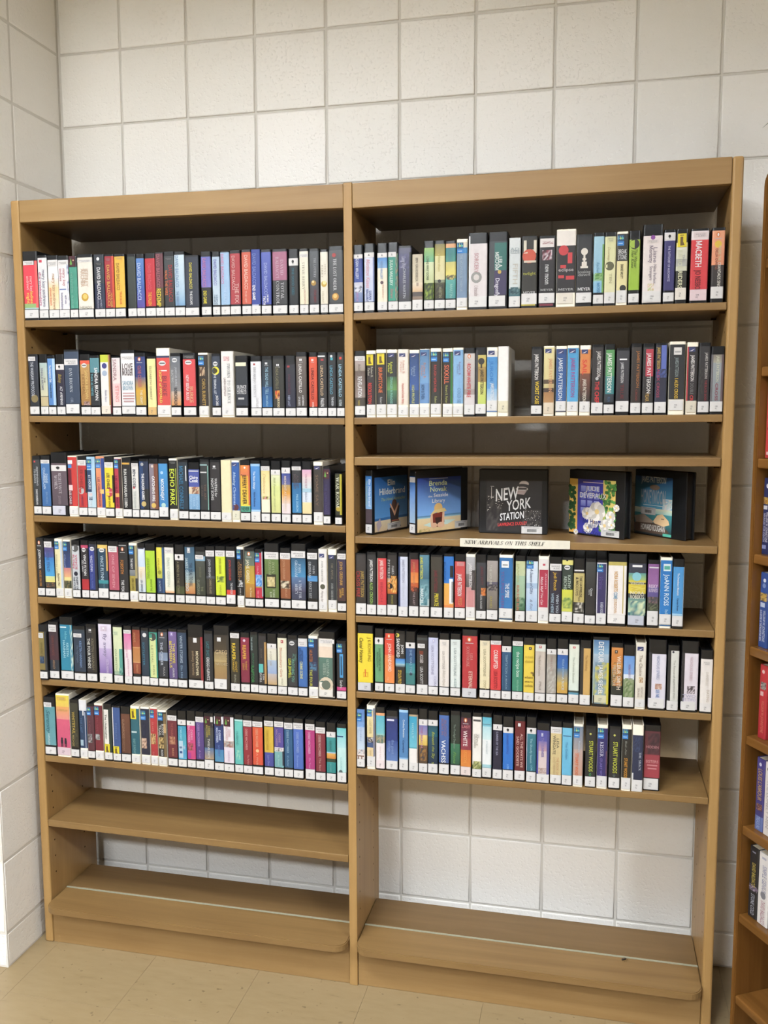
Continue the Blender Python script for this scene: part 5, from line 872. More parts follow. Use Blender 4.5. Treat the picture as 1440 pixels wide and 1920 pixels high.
13498 13737 9039 10620 k|4 ddd8e4 6 3c3868>342c5c 81|~Victims,5c4c8c,24,44,42,44;KAREN ROSE,c8ccdc,64,81,56,32|Q:6,18;r:0,10,4,81,d8d4e0;r:92,100,4,97,ddd;L:81,97|blue-violet, white-edged
13761 14191 9041 10778 k|11 c0b060 16 f4eeea 84|NORA ROBERTS,dca860,24,52,42,22;COME,5c9cc0,53,62,42,22;SUNDOWN,dcb488,62,82,42,18|r:80,86,16,82,c0b068;L:84,96,0,96,f6f2ee|extra-wide white with gold trim
14227 14635 9044 10793 k|13 343848 26 5c9c98>a8c074 36 d8c84c 39 4c4434 41 dcc844>e0cc48 54 3c4444 60 5c8c88>c8dcb8 80 3c6c7c 84|=NORA,e8e4d0,51,55;=ROBERTS,e8e4d0,56,61;=WHISPER,ccb,38,42|c:46,31,26,8cc8d4;r:20,76,15,18,eee;p:0,96,64,84,6ca098,e4ecc0,3c6878;p:0,96,44,50,e0cc48,c8a83c,e8dc70;L:84,97,0,92,ccd0dc|extra-wide yellow-green seascape painting
14664 14921 9046 10659 k|6 8c5c94>9c6ca4 40 6c5ca0>5c548c 55 4c4c44>3c4438 75|=RISKY,e0d0e4,36,41;=BUSINESS,d8c8dc,42,47|r:10,96,10,12,ddd;p:10,90,54,64,4c4c54,8c6c70,3c3c3c;p:0,96,64,74,3c4438,6c7458,2c302c;L:75,96|purple with rocks
14945 15212 9048 10728 w|4 2878c0>2c80c8 80|JoANN ROSS,d8ecf8,24,68,56,44;Isl,a8d0ec,73,80,60,28|r:24,86,9,19,d8e8ec;r:30,80,12,17,5a9;L:80,94;r:0,100,95,97,369|vivid blue, white-lettered, white case
15229 15479 9049 10700 k|11 4c98d4>58a0d8 78 a8d4f0 81|The Sweetheart Mountain,eef4fa,20,52,48,20;Carolyn Brown,1c3c64,56,74,48,18|L:81,96;r:94,100,11,96,c8dcec|light azure, rightmost in its row
#R6
7622 8030 7030 8753 k|12 f0d83c>ecd43c 86|J K ROWLING,a88c1c,18,54,78,22;~Casual Vacancy,4c4018,18,56,26,26|r:36,70,70,78,e0b02c;r:40,62,72,76,ecd43c;r:46,54,66,77,d8702c;L:86,98,0,86,d8d8dc|wide yellow
8072 8299 7031 8686 k|14 e8e8ec 24 6ca078>68a074 83|DAUGHTER OF THE,3c6448,30,66,58,24;REVOLUTION,3c6448,36,60,32,22|B:14,24|sage green, white-stickered
8323 8586 7033 8678 k|6 d84438>e0543c 40 e8804c>ec9050 84|JOHN SANDFORD,f8e0d4,22,66,54,34;THE,f0b088,74,80,36,20|G:10;r:0,10,6,12,333|red-orange
8604 8861 7034 8659 k|5 2c2a28 44 3c80d0>70b0dc 52 a8c8d0>3c5058 57 26262a 84|JOHN,eee,22,36,74,26;SANDFORD,f4f4f4,12,42,30,34;STOLEN PREY,d8b43c,62,84,46,36|c:22,7,26,d8c850;L:84,98|black with blue planet strip
8870 9120 7035 8653 k|26 34507c>2c5c84 50 3c8c9c>4c9898 66 3c7c7c 84|SHE WAS THE,84a4c4,28,66,56,26|B:17,26;c:56,67,16,234|blue-to-teal, white-stickered
9148 9439 7036 8575 k|4 3c4040 8 2c2828 82|ACCUSED,e0d8d8,32,46,46,30;LISA SCOTT,d8d8d8,52,81,46,28|H:14,21,10,74;r:26,60,26,32,732;L:82,98|low black, white-lettered
9450 9702 7037 8661 k|8 ccd0ec>d8d8e8 84|LISA SCOTTOLINE,a4a4c0,20,66,44,28;COM,b0b0cc,68,84,70,26|B:10,16,40,70,cce|lavender white
9724 9980 7038 8655 k|10 ece4dc 84|LISA SCOTTOLINE,b8b0a8,28,56,44,26;~Most Have,d0c8bc,58,82,50,34|H:12,20,25,75,ece4dc|off-white, italic-titled
10006 10261 7039 8659 k|9 e0e8e4>e4ece8 84|LISA SCOTTOLINE,a0acac,22,66,48,28;KEEP,a8b8b8,70,84,50,26|H:11,18,20,70,e0e8e4|mint white
10301 10684 7041 8780 k|9 b83438>b4343c 85|^LISA,e0a8a0,34,44,62,18;^SCOTTOLINE,dca8a0,24,54,38,20;ETERNAL,ecc8b8,60,85,56,26|G:14;L:85,98,0,94,d8d8dc|wide blood red
10736 10991 7042 8675 k|9 ece0c0>ecdfb8 83|LISA SCOTTOLINE,b0a888,22,64,50,28;DON'T,c8bc94,70,84,52,28|H:10,17,20,80,ece0c0|vanilla cream
11001 11267 7043 8670 k|8 f0e0dc 14 dc4044 84|CORRUPTED,f8f0ec,22,51,50,40;LISA SCOTTO,8c2028,54,82,50,36|H:8,14|bright scarlet, white-titled
11277 11515 7045 8663 k|24 2c5478>285070 84|TEMPTATION,8ca8bc,28,58,50,24;r,246,62,64,50,5;A BEACH,8ca8bc,60,82,50,18|1:15,24|steel blue, white-stickered
11532 11796 7046 8647 k|14 3c9070>408c70 84|the recipe box,d8ece0,22,62,56,34;viola shipman,8cc0a8,66,84,56,22|H:6,13|jade green
11810 12071 7047 8651 k|11 ecd050>e8cc50 85|=where,8c7430,59,63;=stars,8c7430,66,69;=collide,8c7430,72,76;=susan,c0a440,27,31;=elizabeth,c0a440,34,38|B:14,18,48,74,432;c:78,54,12,a84;r:86,96,53,59,322|sunflower yellow
12085 12342 7048 8656 k|9 dce0d8 20 c8bcb0>ccc4bc 84|The Book of Cousins,a89c90,26,58,44,22;Phil,988c84,66,80,50,26|B:11,15,36,62,c88|mushroom beige
12361 12598 7049 8660 k|23 a0988c>b8b0a8 50 b0aca4>9c968c 84|THE LOVE,a88c84,26,50,50,22|1:16,24;p:0,96,44,84,b0aaa0,c4c0b8,a09a92|taupe grey, white-stickered
12614 12874 7050 8663 k|24 2c5ca8>3c70b4 45 5c80a0>c0a868 66 d0b058>c89c48 83|VIOLA SHIPMAN,98b8d8,30,58,56,22;A SLICE,d0d8d8,58,78,56,24|1:15,24|blue-to-gold, white-stickered
12890 13138 7051 8658 k|7 e4e8d8>dce8dc 78 3c4844 81 5c98b0>4c8ca8 97|The Cousins Beneath,b0b8a8,26,66,48,22;r,123,1,2,50,5|B:10,13,36,62,c66;L:84,97|pale cream with blue foot
13155 13407 7052 8664 k|11 282626 83|The Wedding,a88048,22,46,60,22|r:32,98,12,84,d0a864;L:83,98|tan-strip black
13451 13837 7054 8759 k|4 4c74a0>8cb4d0 24 b0c4d4>7c98ac 50 90a8a8>a0a868 84|DETOUR,f4f4f0,6,36,50,34;JAMES SIEGEL,f0f0ec,40,82,50,28|p:0,100,36,96,8ca8b8,d0c450,6c8494;r:86,100,36,96,d8cc50;L:83,94,12,86,dcd8b8;r:0,4,4,96,bcc|wide blue-yellow blur, big white-lettered
13880 14154 7055 8640 k|7 d8904c>c87c3c 40 8c6c3c>4c5440 66 2c3028 80|WILBUR SMITH,ecdcc8,20,72,66,36;PREDATOR,b8b09c,34,66,26,32|B:11,16,28,54,543;p:0,96,30,66,c87c3c,6c5c34,e0a050;L:80,97|orange and forest-dark
14166 14425 7056 8605 k|17 6c9cdc>88b0e4 46 e0e8f4 54 8c9c78>5c7844 82|NORA,7c70ac,30,40,54,22;ROBERTS,a89cc0,38,54,54,22|p:0,100,52,82,88986c,5c7844,a8b090;L:82,97|sky and green hillside
14444 14682 7057 8674 w|0 ece6d8>e8e0d0 96|The Choice,a89c90,18,50,50,34;NICHOLAS,b0a498,66,82,66,22;SPARKS,b0a498,68,82,34,22|N:6,12;p:34,74,52,60,d8b888,a87c50,ece0cc|ivory in white case
14742 15144 7059 8765 k|20 e8e4f0>e4e0ec 96|NICHOLAS SPARKS,a8b0cc,22,56,54,20;SEE ME,7c9cd0,70,82,54,22|r:0,17,18,83,34343a;p:38,78,62,70,c8a090,e0c8b8,a88070;L:83,97,4,92|wide pale lilac in black case
15168 15432 7060 8648 k|8 2c2c2e 85|The Rescue of the,b0b0a8,22,56,60,20;NICHOLAS SPARKS,b0b0a8,56,82,62,20|r:28,98,8,84,e0e0d8;c:46,10,10,223;L:84,98|pale grey strip in black case
15481 15864 7062 8767 k|17 ece4ec>e8e0e8 96|NICHOLAS SPARKS,e0c8d0,22,56,58,20;=TWO,b8b8d0,75,79;=BY TWO,b8b8d0,80,84|r:0,18,16,86,2c2c30;p:36,84,63,74,3c3438,ece0e8,4c4448;L:85,97,2,88|wide white with embracing couple
15908 16181 7063 8578 k|14 f4eee8 90|DANIELLE,e0d8cc,34,56,56,24;DATING,d0c4b4,62,82,66,24|H:17,24,15,80,f4eee8;L:84,97,0,98,f6f2ee|plain warm white, rightmost in its row
#R7
7589 7803 4994 6560 k|0 5c88c8>80a8dc 30 b4c8e4>d0e0ec 70 ece4e0 84|INN,a8bcdc,30,54,50,22|Q:6,20;p:10,96,68,76,ecd8d0,4c5468,d8dce0;r:6,90,78,80,7c5848;r:14,26,80,84,7c5848;r:56,68,80,84,7c5848;L:84,97|sky blue with pier
7853 8073 4995 6675 w|6 a8c4d8 8 ecdca8>ecd8a0 50 3c5480>445c88 66 e8d0a0 80|LOST WIFE,c0b080,22,44,44,30;DEAN,c0a878,70,78,44,24|Q:6,17;r:78,100,4,80,8c8c9c;p:10,76,50,58,3c3430,e8e4e4,4c4038;L:80,96|vanilla-and-navy in white case
8098 8333 4995 6651 k|9 e8a878 13 5cb4c8>7cc4cc 42 98c8c0 46 b8a888 56 f4ecec 97|MARY KAY,e8d4d4,62,82,50,22|p:10,96,44,57,7c9488,b8a07c,4c6c64;L:84,97,0,96,f8e8e8|aqua beach couple
8356 8668 4996 6577 k|9 3a3c44 13 2c3874>2c4084 50 3c5498>6484bc 84|the guest,8098c8,48,72,60,24;cottage,8098c8,50,68,32,24|r:8,70,14,17,dde;L:83,97|wide navy-blue fade
8696 8938 4996 6673 k|3 a8d0f0 7 4c80b8>5488bc 78 98c0e4 81|Cowboy Romance,e4f0f8,18,46,54,22;Carolyn,1c3c6c,50,70,50,20|L:80,97|denim-blue, plain
8954 9195 4997 6670 k|9 b8a080 12 38a4c8>70c0d4 60 58a8b4 62 f4f0ec 97|HOLLY,a8d8e0,22,46,44,22|r:88,100,10,86,a8988c;L:84,97|turquoise over white
9211 9438 4997 6688 k|16 e8e8ec 25 787cb8>a898b8 40 e8d088>e0bc58 56 7c5c44>4c3c2c 84|THE BEACH,b078a0,26,60,34,26|1:16,25;p:0,96,60,80,6c4c34,a87c3c,3c3c48;L:84,97|purple-to-yellow sunset, white-stickered
9447 9700 4998 6653 k|14 e8e8ec 23 1c4c5c>1c6478 40 1c4860>142c44 83|~Beneath the Sky,a8b04c,32,74,56,28;S,a8b04c,80,84,50,22|1:14,23;L:83,97|dark teal, yellow-script, white-stickered
9726 9988 4998 6643 k|5 4c70b4>44609c 80|VACHSS,f0f4f4,44,80,46,44;BORN IN,8c6c80,10,36,36,24;BLOOD,8c6c80,12,38,64,24|L:82,97|cobalt blue, bold white-lettered
10015 10264 4999 6683 k|6 2c3430>243028 50 3c7c5c>2c5840 82|The Prodigal Daughter,7c8c80,20,58,44,22;~Fiona,6c9c50,62,80,46,30|L:83,97|black to bottle green
10272 10542 5000 6669 k|8 4c2838>7c2c44 40 8c3444 58 d87838>e08c40 84|WHITE,f4e8e4,28,52,44,42;=LAST,d88,20,24;LEXICON,e8a050,58,78,46,30|G:12;L:84,97,0,97,f0e0dc|maroon over orange
10568 10803 5000 6680 k|6 f4f0e8 78 c8cc98 80 6c7840>4c5430 86|THE,bbb,32,38,66,18;APPLE,b0aca0,32,50,50,22;ORCHARD,b0aca0,32,54,28,22|r:8,90,10,13,555;p:0,96,74,86,7c8848,c8c888,4c5430;L:86,98|white with orchard strip
10816 11049 5001 6687 k|6 5cb8d0>84c8d8 20 b8e0e8>d8f0f0 40 f0f4f4 78 a8d4dc 83|STARLIGHT,c0d0d4,42,62,50,20|r:4,90,16,17.5,69a;L:83,97|white with aqua ends
11076 11314 5001 6654 k|21 201e38>1c1c34 84|SUMMER BY THE SEA,a0a0b8,25,62,46,24|1:14,23;L:84,98|blackish navy, white-stickered
11328 11591 5002 6642 k|24 3078d0>2c74cc 82|THE SUMMER COTTAGE,3c5cb0,26,58,44,22;LORI,8cc0f4,74,82,50,22|B:16,25;L:83,98|vivid blue, white-stickered
11616 11877 5002 6663 k|7 6c2428>682428 83|ALL THE WAYS WE,dcb8b0,26,78,68,26;SAID GOODBYE,dcb8b0,30,76,30,26|B:10,15,30,56,eee;L:83,97|mahogany red, two-line title
11906 12146 5003 6673 k|24 347888>2c6c80 82|The Shoofly Season,a0c8d0,32,70,50,24;LORI,8cc0cc,72,82,56,20|B:16,25;r:0,6,24,82,dde;L:83,98|lagoon teal, white-stickered
12154 12472 5003 6541 k|12 4c4c98>5c5ca8 30 8478b0>c8a0a8 46 d8c4c4>e4d4d0 84|THE SUMMER,8c80b8,24,56,46,22|B:16,22,34,50,bbd;r:78,100,12,84,4c4c8c;r:0,14,12,84,5450a0;p:14,76,74,83,d8c4c0,c8b0a8,9c8478;L:84,98|wide dusk-indigo
12487 12761 5004 6615 k|9 f0ece8 19 dcc894>d8c490 85|LISA,7c745c,26,42,66,24;WINGATE,7c745c,22,52,34,26;THE BOOK OF,c89c70,56,84,66,22;LOST FRIENDS,c8ac80,56,84,36,22|H:10,18;L:84,97|parchment tan
12767 13012 5004 6594 k|8 78c4e4>68b8dc 83|The Golden,4c90b8,30,58,46,24|r:8,90,20,21.5,479;L:83,98|bright cyan-blue
13036 13270 5005 6572 w|3 7c8ca0>a8a0a0 40 c0a8a0>c89c88 82|STUART WOO,e0703c,46,82,38,34;Hothouse,c0ccd8,26,44,62,22|Q:5,21;L:82,97|blue-grey and orange in white case
13322 13576 5006 6557 k|5 26282a 82|STUART WOODS,c8d048,24,74,54,40;Q,4a6,76,81,50,20|c:46,13,10,cc6;L:82,98|black, lime-lettered, nearest the cyan one
13601 13847 5006 6601 w|5 302c64>342c6c 80|^KISSER,e4e4f0,26,50,44,36;STUART WO,7c70b0,52,80,40,26|Q:5,21;p:84,100,40,80,5c4050,342c6c,7c5060;L:80,97|indigo in white case
13879 14146 5007 6586 k|5 26262a 81|STUART WOODS,ccd44c,24,74,56,42;D,788,76,80,50,20|c:46,14,10,cc6;L:81,97|black, lime-lettered, right of the indigo one
14178 14403 5007 6644 w|6 282622 80|STUART WOODS,e0a03c,50,80,44,36;Bel-Air,8c8c84,24,46,42,20|Q:6,21;L:80,97|black, amber-lettered in white case
14420 14676 5008 6663 w|15 2c3450>242c48 82|^THE SHACK,d8dce4,40,68,72,22;r,456,1,2,50,5|p:10,70,18,40,2c3450,3c4c70,242c48;r:0,14,72,82,d8d8d8;L:82,99|dark navy with white top
14700 15079 5008 6639 k -14|9 5c2c34>6c3038 45 983c48>a8404c 80|=HIDDEN,b07c80,31,35;=SISTERS,d89c9c,53,57|r:30,66,18,28,a89c88;p:20,94,12,44,4c2c34,5c343c,38242c;r:20,84,60,62,d08c90;r:24,80,65,67,d08c90;L:81,98,0,92|wide maroon, rightmost and set back
'''
ROWN = {'L1': 'left bay top row', 'L2': 'left bay second row', 'L3': 'left bay third row', 'L4': 'left bay fourth row', 'L5': 'left bay fifth row', 'L6': 'left bay lowest row',
        'R1': 'right bay top row', 'R2': 'right bay second row', 'R5': 'right bay row under display', 'R6': 'right bay second-lowest row', 'R7': 'right bay lowest row'}
row = None; rng = random.Random(3)
for line in DATA.strip().splitlines():
    if line.startswith('#'): row = line[1:]; i = 0; continue
    g, bands, texts, icons, desc = line.split('|'); g = g.split(); x0, x1, z0, zt = [float(q)/1e4 for q in g[:4]]
    last = 'L' if False else ''
    lab = '%s audiobook, %s from left in %s' % (desc, ORD[i], ROWN[row])
    if i == 0: lab = '%s audiobook, leftmost in %s' % (desc, ROWN[row])
    audiobook(x0, x1, z0, zt, g[4], bands, texts, icons, lab, 'audiobooks shelved spine out', float(g[5])/1e3 if len(g) > 5 else 0.0, rng)
    i += 1

# ------------------------------------------------------------------ face-out audiobooks on the display shelf
DZ = SHELF['R'][3][0]
def faceout(x, y, ang, wd, th, hh, label, art, zt):
    """origin: the near bottom corner where spine and front cover meet; local x along the cover, y into its thickness"""
    z = SHELF['R'][3][0]+(SHELF['R'][3][1]-SHELF['R'][3][0])*(x+wd*.5*math.cos(ang)-BR[0])/(BR[1]-BR[0])+.0006
    e = empty('audiobook', (x, y, z), ang); tag(e, label, 'audiobook', 'audiobooks displayed face out')
    bm = boxbm(0, wd, 0, .0035, 0, hh, .0017, 2); boxbm(0, wd, th-.0035, th, 0, hh, .0017, 2, bm); boxbm(-.0005, .004, .002, th-.002, .0003, hh-.0003, .0014, 2, bm)
    bm_obj('case', bm, M_KASE, e)
    box('tray', .004, wd-.006, .0035, th-.0035, .003, hh-.004, M_KASE, e, .001)
    class Lines:
        def __init__(s, fn): s.fn = fn; s.layer = 2; s.items = []
        def text(s, *a, **k): q = Sheet(s.fn); q.layer = s.layer; q.text(*a, **k); s.items.append(q)
        def build(s, name, mat, parent):
            for q in s.items: q.build(name, mat, parent)
    F = Sheet(lambda u, v, l: (wd*u/100, -.0003-.00015*l, hh*(1-v/100))); T_ = Lines(F.fn); S = Sheet(F.fn)
    P = Sheet(lambda u, v, l: (-.0008-.00015*l, th*(1-u/100), hh*(1-v/100))); PT = Lines(P.fn)
    art(F, T_, S, P, PT)
    F.build('cover_sheet', M_COVER, e); P.build('spine_sheet', M_PRINT, e); PT.build('spine_title', M_INK, e); T_.build('title', M_COVER, e); S.build('barcode_sticker', M_STICK, e)
    L = Sheet(P.fn); L.layer = 3; L.rect(4, 96, 84, 97, lin('eceae8')); L.layer = 4; L.text('CDB', 30, 60, 90, 88, lin('666')); L.text('FIC', 30, 56, 93, 91, lin('666')); L.build('call_label', M_STICK, e)
def barcode(S, u0, u1, v0, v1):
    S.layer = 4; S.rect(u0, u1, v0, v1, lin('f0eeea')); S.layer = 5; r = random.Random(5); x = u0+(u1-u0)*.28
    while x < u0+(u1-u0)*.72:
        d = (u1-u0)*r.uniform(.008, .02); S.rect(x, x+d, v0+(v1-v0)*.35, v0+(v1-v0)*.78, lin('333')); x += d+(u1-u0)*.011
    S.rect(u0+(u1-u0)*.12, u0+(u1-u0)*.86, v0+(v1-v0)*.14, v0+(v1-v0)*.2, lin('999'))
def art1(F, T, S, P, PT):
    F.rect(6, 96, 12, 76, lin('1c4a80'), lin('4c80b4')); F.rect(6, 96, 76, 80, lin('2c5c90')); F.rect(6, 96, 80, 97, lin('c0b498'), lin('b8a484')); F.layer = 1
    d = lin('2a2426'); F.poly([(46, 62), (74, 60), (70, 86), (50, 88)], [d]*4); F.layer = 2
    F.disc(59, 57, 7, 8, lin('4a3026')); sk = lin('b88c70'); F.layer = 3
    F.poly([(46, 56), (49, 55), (62, 72), (59, 74)], [sk]*4); F.poly([(69, 55), (72, 57), (60, 76), (57, 72)], [sk]*4); F.poly([(47, 86), (52, 84), (44, 96), (38, 97)], [d]*4); F.poly([(68, 84), (72, 84), (78, 94), (74, 95)], [d]*4)
    F.rect(52, 72, 82, 84, lin('8c4c34')); F.rect(52, 72, 85, 87, lin('c8b898')); F.poly([(10, 84), (20, 76), (24, 88), (14, 97)], [lin('9c9098')]*4)
    T.layer = 2; T.text('Elin', 40, 62, 26, 17, lin('c8ccb8')); T.text('Hilderbrand', 18, 90, 40, 30, lin('d4d4c0')); T.text('The Hotel Nantucket', 22, 90, 50, 45, lin('8c9c78'), shear=.3)
    barcode(S, 40, 76, 86, 96)
    P.rect(4, 96, 9, 60, lin('3478c0'), lin('8cb8e4')); P.rect(4, 96, 60, 82, lin('4c4048')); PT.layer = 2; PT.text('Elin Hilderbrand', 50, 80, 14, 56, lin('e4ecf4'), down=True); PT.text('The Hotel Nantucket', 16, 36, 16, 54, lin('a8c090'), down=True)
def art2(F, T, S, P, PT):
    F.rect(3, 86, 13, 72, lin('1c3078'), lin('6c98cc')); F.rect(3, 86, 72, 76, lin('2c5c8c'), lin('8cb4c0')); F.rect(3, 86, 76, 97, lin('ccb894'), lin('c0a87c')); F.layer = 1
    F.poly([(14, 86), (40, 80), (76, 82), (60, 88), (26, 90)], [lin('b0c4bc')]*5); F.layer = 2
    F.poly([(30, 70), (52, 67), (54, 84), (48, 92), (32, 90)], [lin('6c2c20')]*5); F.layer = 3
    F.poly([(36, 76), (48, 76), (46, 88), (38, 90)], [lin('34201c')]*4); sk = lin('d0a084'); F.poly([(27, 74), (31, 68), (32, 84), (28, 88)], [sk]*4); F.poly([(50, 68), (54, 68), (53, 86), (49, 86)], [sk]*4)
    F.disc(34, 88, 6, 4, sk); F.disc(47, 88, 7, 4.5, sk); F.layer = 4
    F.disc(42, 61, 8, 8, lin('c8a468')); F.poly([(26, 72), (34, 64), (54, 62), (58, 67), (50, 68), (38, 68)], [lin('d0b078')]*6)
    F.pict(6, 26, 92, 97, [lin('b09c6c'), lin('8c8450'), lin('c0a87c')], 6, 1, rng)
    T.layer = 2; c = lin('b8c494'); T.text('Brenda', 24, 59, 25.5, 17.6, c); T.text('Novak', 26, 58, 35, 27.5, c); w = lin('e8ecf0'); T.text('the', 23, 31, 43.5, 40.5, w); T.text('Seaside', 33, 61, 43.5, 38, w); T.text('Library', 30, 55, 52.5, 46.5, w)
    F.rect(24, 60, 14.5, 15.1, lin('b8c0d0'))
    barcode(S, 74, 99, 85, 96)
    P.rect(4, 96, 10, 82, lin('2c70c8'), lin('a8c4dc')); P.layer = 1; P.rect(4, 96, 11, 19, lin('ece8e8'))
def art3(F, T, S, P, PT):
    F.rect(11, 92, 16, 96, lin('1c1919'), lin('121010')); F.layer = 1; r = random.Random(9); ds = [lin('1c1919'), lin('121010'), lin('383432')]
    F.pict(11, 34, 40, 96, ds, 6, 9, r); F.pict(62, 92, 62, 92, ds, 7, 6, r); F.layer = 2
    for n in range(70):
        u, v = r.uniform(66, 91), r.uniform(62, 92); F.disc(u, v, .45, .5, lin(r.choice(['8c8880', '5c5854', 'd8d0c4'])), 5)
    for n in range(30):
        u, v = r.uniform(12, 34), r.uniform(42, 66); F.rect(u, u+r.uniform(.5, 3), v, v+.8, lin(r.choice(['8c8880', '5c5854', 'c8c0b4'])))
    F.layer = 3; F.disc(66, 22, 7, 4.5, lin('a8a09c')); F.disc(64, 26, 10, 4, lin('242020')); F.disc(63, 30, 9, 3.5, lin('a09894')); F.layer = 4; F.rect(56, 70, 28, 31, lin('2c2626')); F.poly([(54, 33), (70, 33), (66, 39), (56, 38)], [lin('8c7c78')]*4)
    F.rect(18, 18.8, 28, 46, lin('a8a4a0')); F.rect(17, 22, 26, 27, lin('a8a4a0')); F.rect(17, 22, 43, 44, lin('a8a4a0'))
    T.layer = 5; w = lin('e4dcdc'); T.text('NEW', 24, 58, 50, 31, w, slope=-5); T.text('YORK', 41, 76, 65, 49, w, slope=-6.5); T.text('STATION', 31, 67, 80, 69, w, slope=-5); T.text('LAWRENCE DUDLEY', 28, 71, 89, 84, lin('b83434'), slope=-4)
    barcode(S, 63, 93, 88, 99)
    P.rect(4, 96, 14, 83, lin('a83838'))
def art4(F, T, S, P, PT):
    F.rect(1, 18, 14, 97, lin('d8a858'), lin('c89848')); F.rect(16, 62, 14, 97, lin('34348c'), lin('2c2c7c')); F.rect(62, 84, 14, 97, lin('e0b868'), lin('48743c')); F.layer = 1
    for k in range(3):
        for q in range(4): F.rect(22+k*12, 31+k*12, 24+q*11, 33+q*11, lin('8c94c8'), lin('5c64ac'))
    r = random.Random(4); gs = [lin('1c3c20'), lin('2c5428'), lin('48803c')]
    F.layer = 2
    for n in range(60):
        u, v = r.uniform(1, 11), r.uniform(22, 92); F.disc(u, v, 3.0, 3.0, mixc(gs[0], gs[1], r.random()), 6)
    for n in range(130):
        u, v = r.uniform(56, 84), r.uniform(16, 90)
        if v < 34 and u < 66: continue
        F.disc(u, v, 2.6, 2.6, mixc(r.choice(gs), gs[2], r.random()*.6), 6)
    F.layer = 3
    def flower(u, v, rr):
        for k in range(8): a = k*math.pi/4+.2; F.disc(u+rr*.6*math.cos(a), v+rr*.6*math.sin(a), rr*.5, rr*.5, lin(('c4c0ba', 'a8a49c')[k % 2]), 9)
        F.layer = 4; F.disc(u, v, rr*.3, rr*.3, lin('c0a870'), 8); F.layer = 3
    flower(52, 62, 14); flower(34, 66, 9); flower(76, 68, 8); flower(86, 54, 5); flower(66, 82, 9); flower(78, 80, 6); flower(14, 96, 4); flower(46, 78, 9); flower(36, 88, 8)
    T.layer = 6; w = lin('f0f0f4'); T.text('JUDE', 32, 56, 31, 24, w); T.text('DEVERAUX', 20, 68, 42, 34, w); F.rect(26, 62, 18, 19, lin('d8b0b0')); d = lin('1c2460')
    T.text('My Heart', 26, 60, 81, 74, d); T.text('Will', 36, 50, 89, 82, d); T.text('Find You', 26, 59, 98, 91, d)
    barcode(S, 60, 92, 88, 98)
    P.rect(4, 96, 14, 83, lin('d8b060'))
def art5(F, T, S, P, PT):
    F.rect(1, 74, 10, 58, lin('14305c'), lin('4c8ca8')); F.rect(1, 74, 58, 66, lin('c8ccb4'), lin('8cb0a8')); F.rect(1, 74, 66, 98, lin('3c7c80'), lin('1c2428')); F.layer = 1
    r = random.Random(6); F.pict(56, 74, 42, 58, [lin('6c9cb8'), lin('b8d0d4'), lin('d8e0dc')], 5, 5, r); F.disc(40, 26, 10, 4, lin('6c5c4c')); F.layer = 2
    sk = lin('d8a880'); F.poly([(38, 78), (46, 68), (56, 65), (68, 74), (70, 80), (58, 84), (44, 82)], [sk]*7); F.poly([(1, 72), (20, 68), (40, 78), (30, 84), (4, 82)], [lin('8c7c6c')]*5); F.poly([(1, 82), (40, 80), (60, 84), (70, 92), (60, 96), (2, 96)], [lin('4c3c30')]*6)
    F.layer = 3; F.rect(58, 74, 94, 98, lin('4c9c88')); F.rect(54, 60, 72, 73, lin('5c3c2c'))
    T.layer = 4; g = lin('9ca4a8'); T.text('JAMES PATTERSON', 14, 62, 19, 10, g); T.text('HONEYMOON', 13, 62, 51, 30, lin('8c949c')); T.text('HOWARD ROUGHAN', 14, 62, 92, 83, lin('c8c4bc')); F.rect(18, 56, 53, 54, lin('b8c4c4'))
    barcode(S, 14, 43, 57, 68)
    P.rect(4, 96, 12, 83, lin('243c50'))
FO = [(0.797, -0.265, 68, .165, .021, 'face-out audiobook, beach chair cover, tucked behind the straw-hat one', art1),
      (0.904, -0.244, 52, .182, .023, 'face-out audiobook with straw-hatted sunbather on blue beach cover', art2),
      (1.0545, -0.168, -2, .172, .026, 'face-out audiobook with dark city cover and big slanted white title', art3),
      (1.279, -0.134, -36.7, .166, .028, 'face-out audiobook with white flowers and blue window cover', art4),
      (1.441, -0.094, -49.4, .173, .030, 'face-out audiobook with dark blue sea cover, rightmost on display shelf', art5)]
for x, y, a, wd, th, lab, art in FO: faceout(x, y, math.radians(a), wd, th, .1635, lab, art, 0)

# paper sign on the display shelf edge
s0, s1 = ((1.0237,1.1054,1.0851),(1.2867,1.1063))
sg = empty('shelf_sign', ((s0[0]+s1[0])/2, FR-.0006, s0[2])); tag(sg, 'white paper strip sign on the display shelf edge in italic capitals', 'sign')
Ls = s1[0]-s0[0]; sl = (s1[1]-s0[1])/Ls
n = 20; v = []; f = []; c_ = []
for i in range(n+1):
    x = -Ls/2+Ls*i/n; zt = s0[1]-s0[2]+sl*Ls*i/n; sag = .0016*math.sin(math.pi*i/n); yb = -.0008-.003*math.sin(math.pi*i/n)**2
    v += [(x, -.0003, zt), (x, yb, zt-(s0[1]-s0[2])-sag)]
    if i: f.append((2*i-2, 2*i-1, 2*i+1, 2*i)); c_.append([lin('f0ead8')]*4)
mesh_obj('paper', v, f, M_STICK, sg, c_)
hh = s0[1]-s0[2]
ST = Sheet(lambda u, t, l: (-Ls/2+Ls*u/100, -.0012-.003*math.sin(math.pi*u/100)**2*(t/100)-.0002, hh+sl*Ls*u/100-hh*t/100))
ST.text('NEW ARRIVALS ON THIS SHELF', 4, 77, 66, 22, lin('26221e'), shear=.25, serif=True)
ST.build('lettering', M_INK, sg)

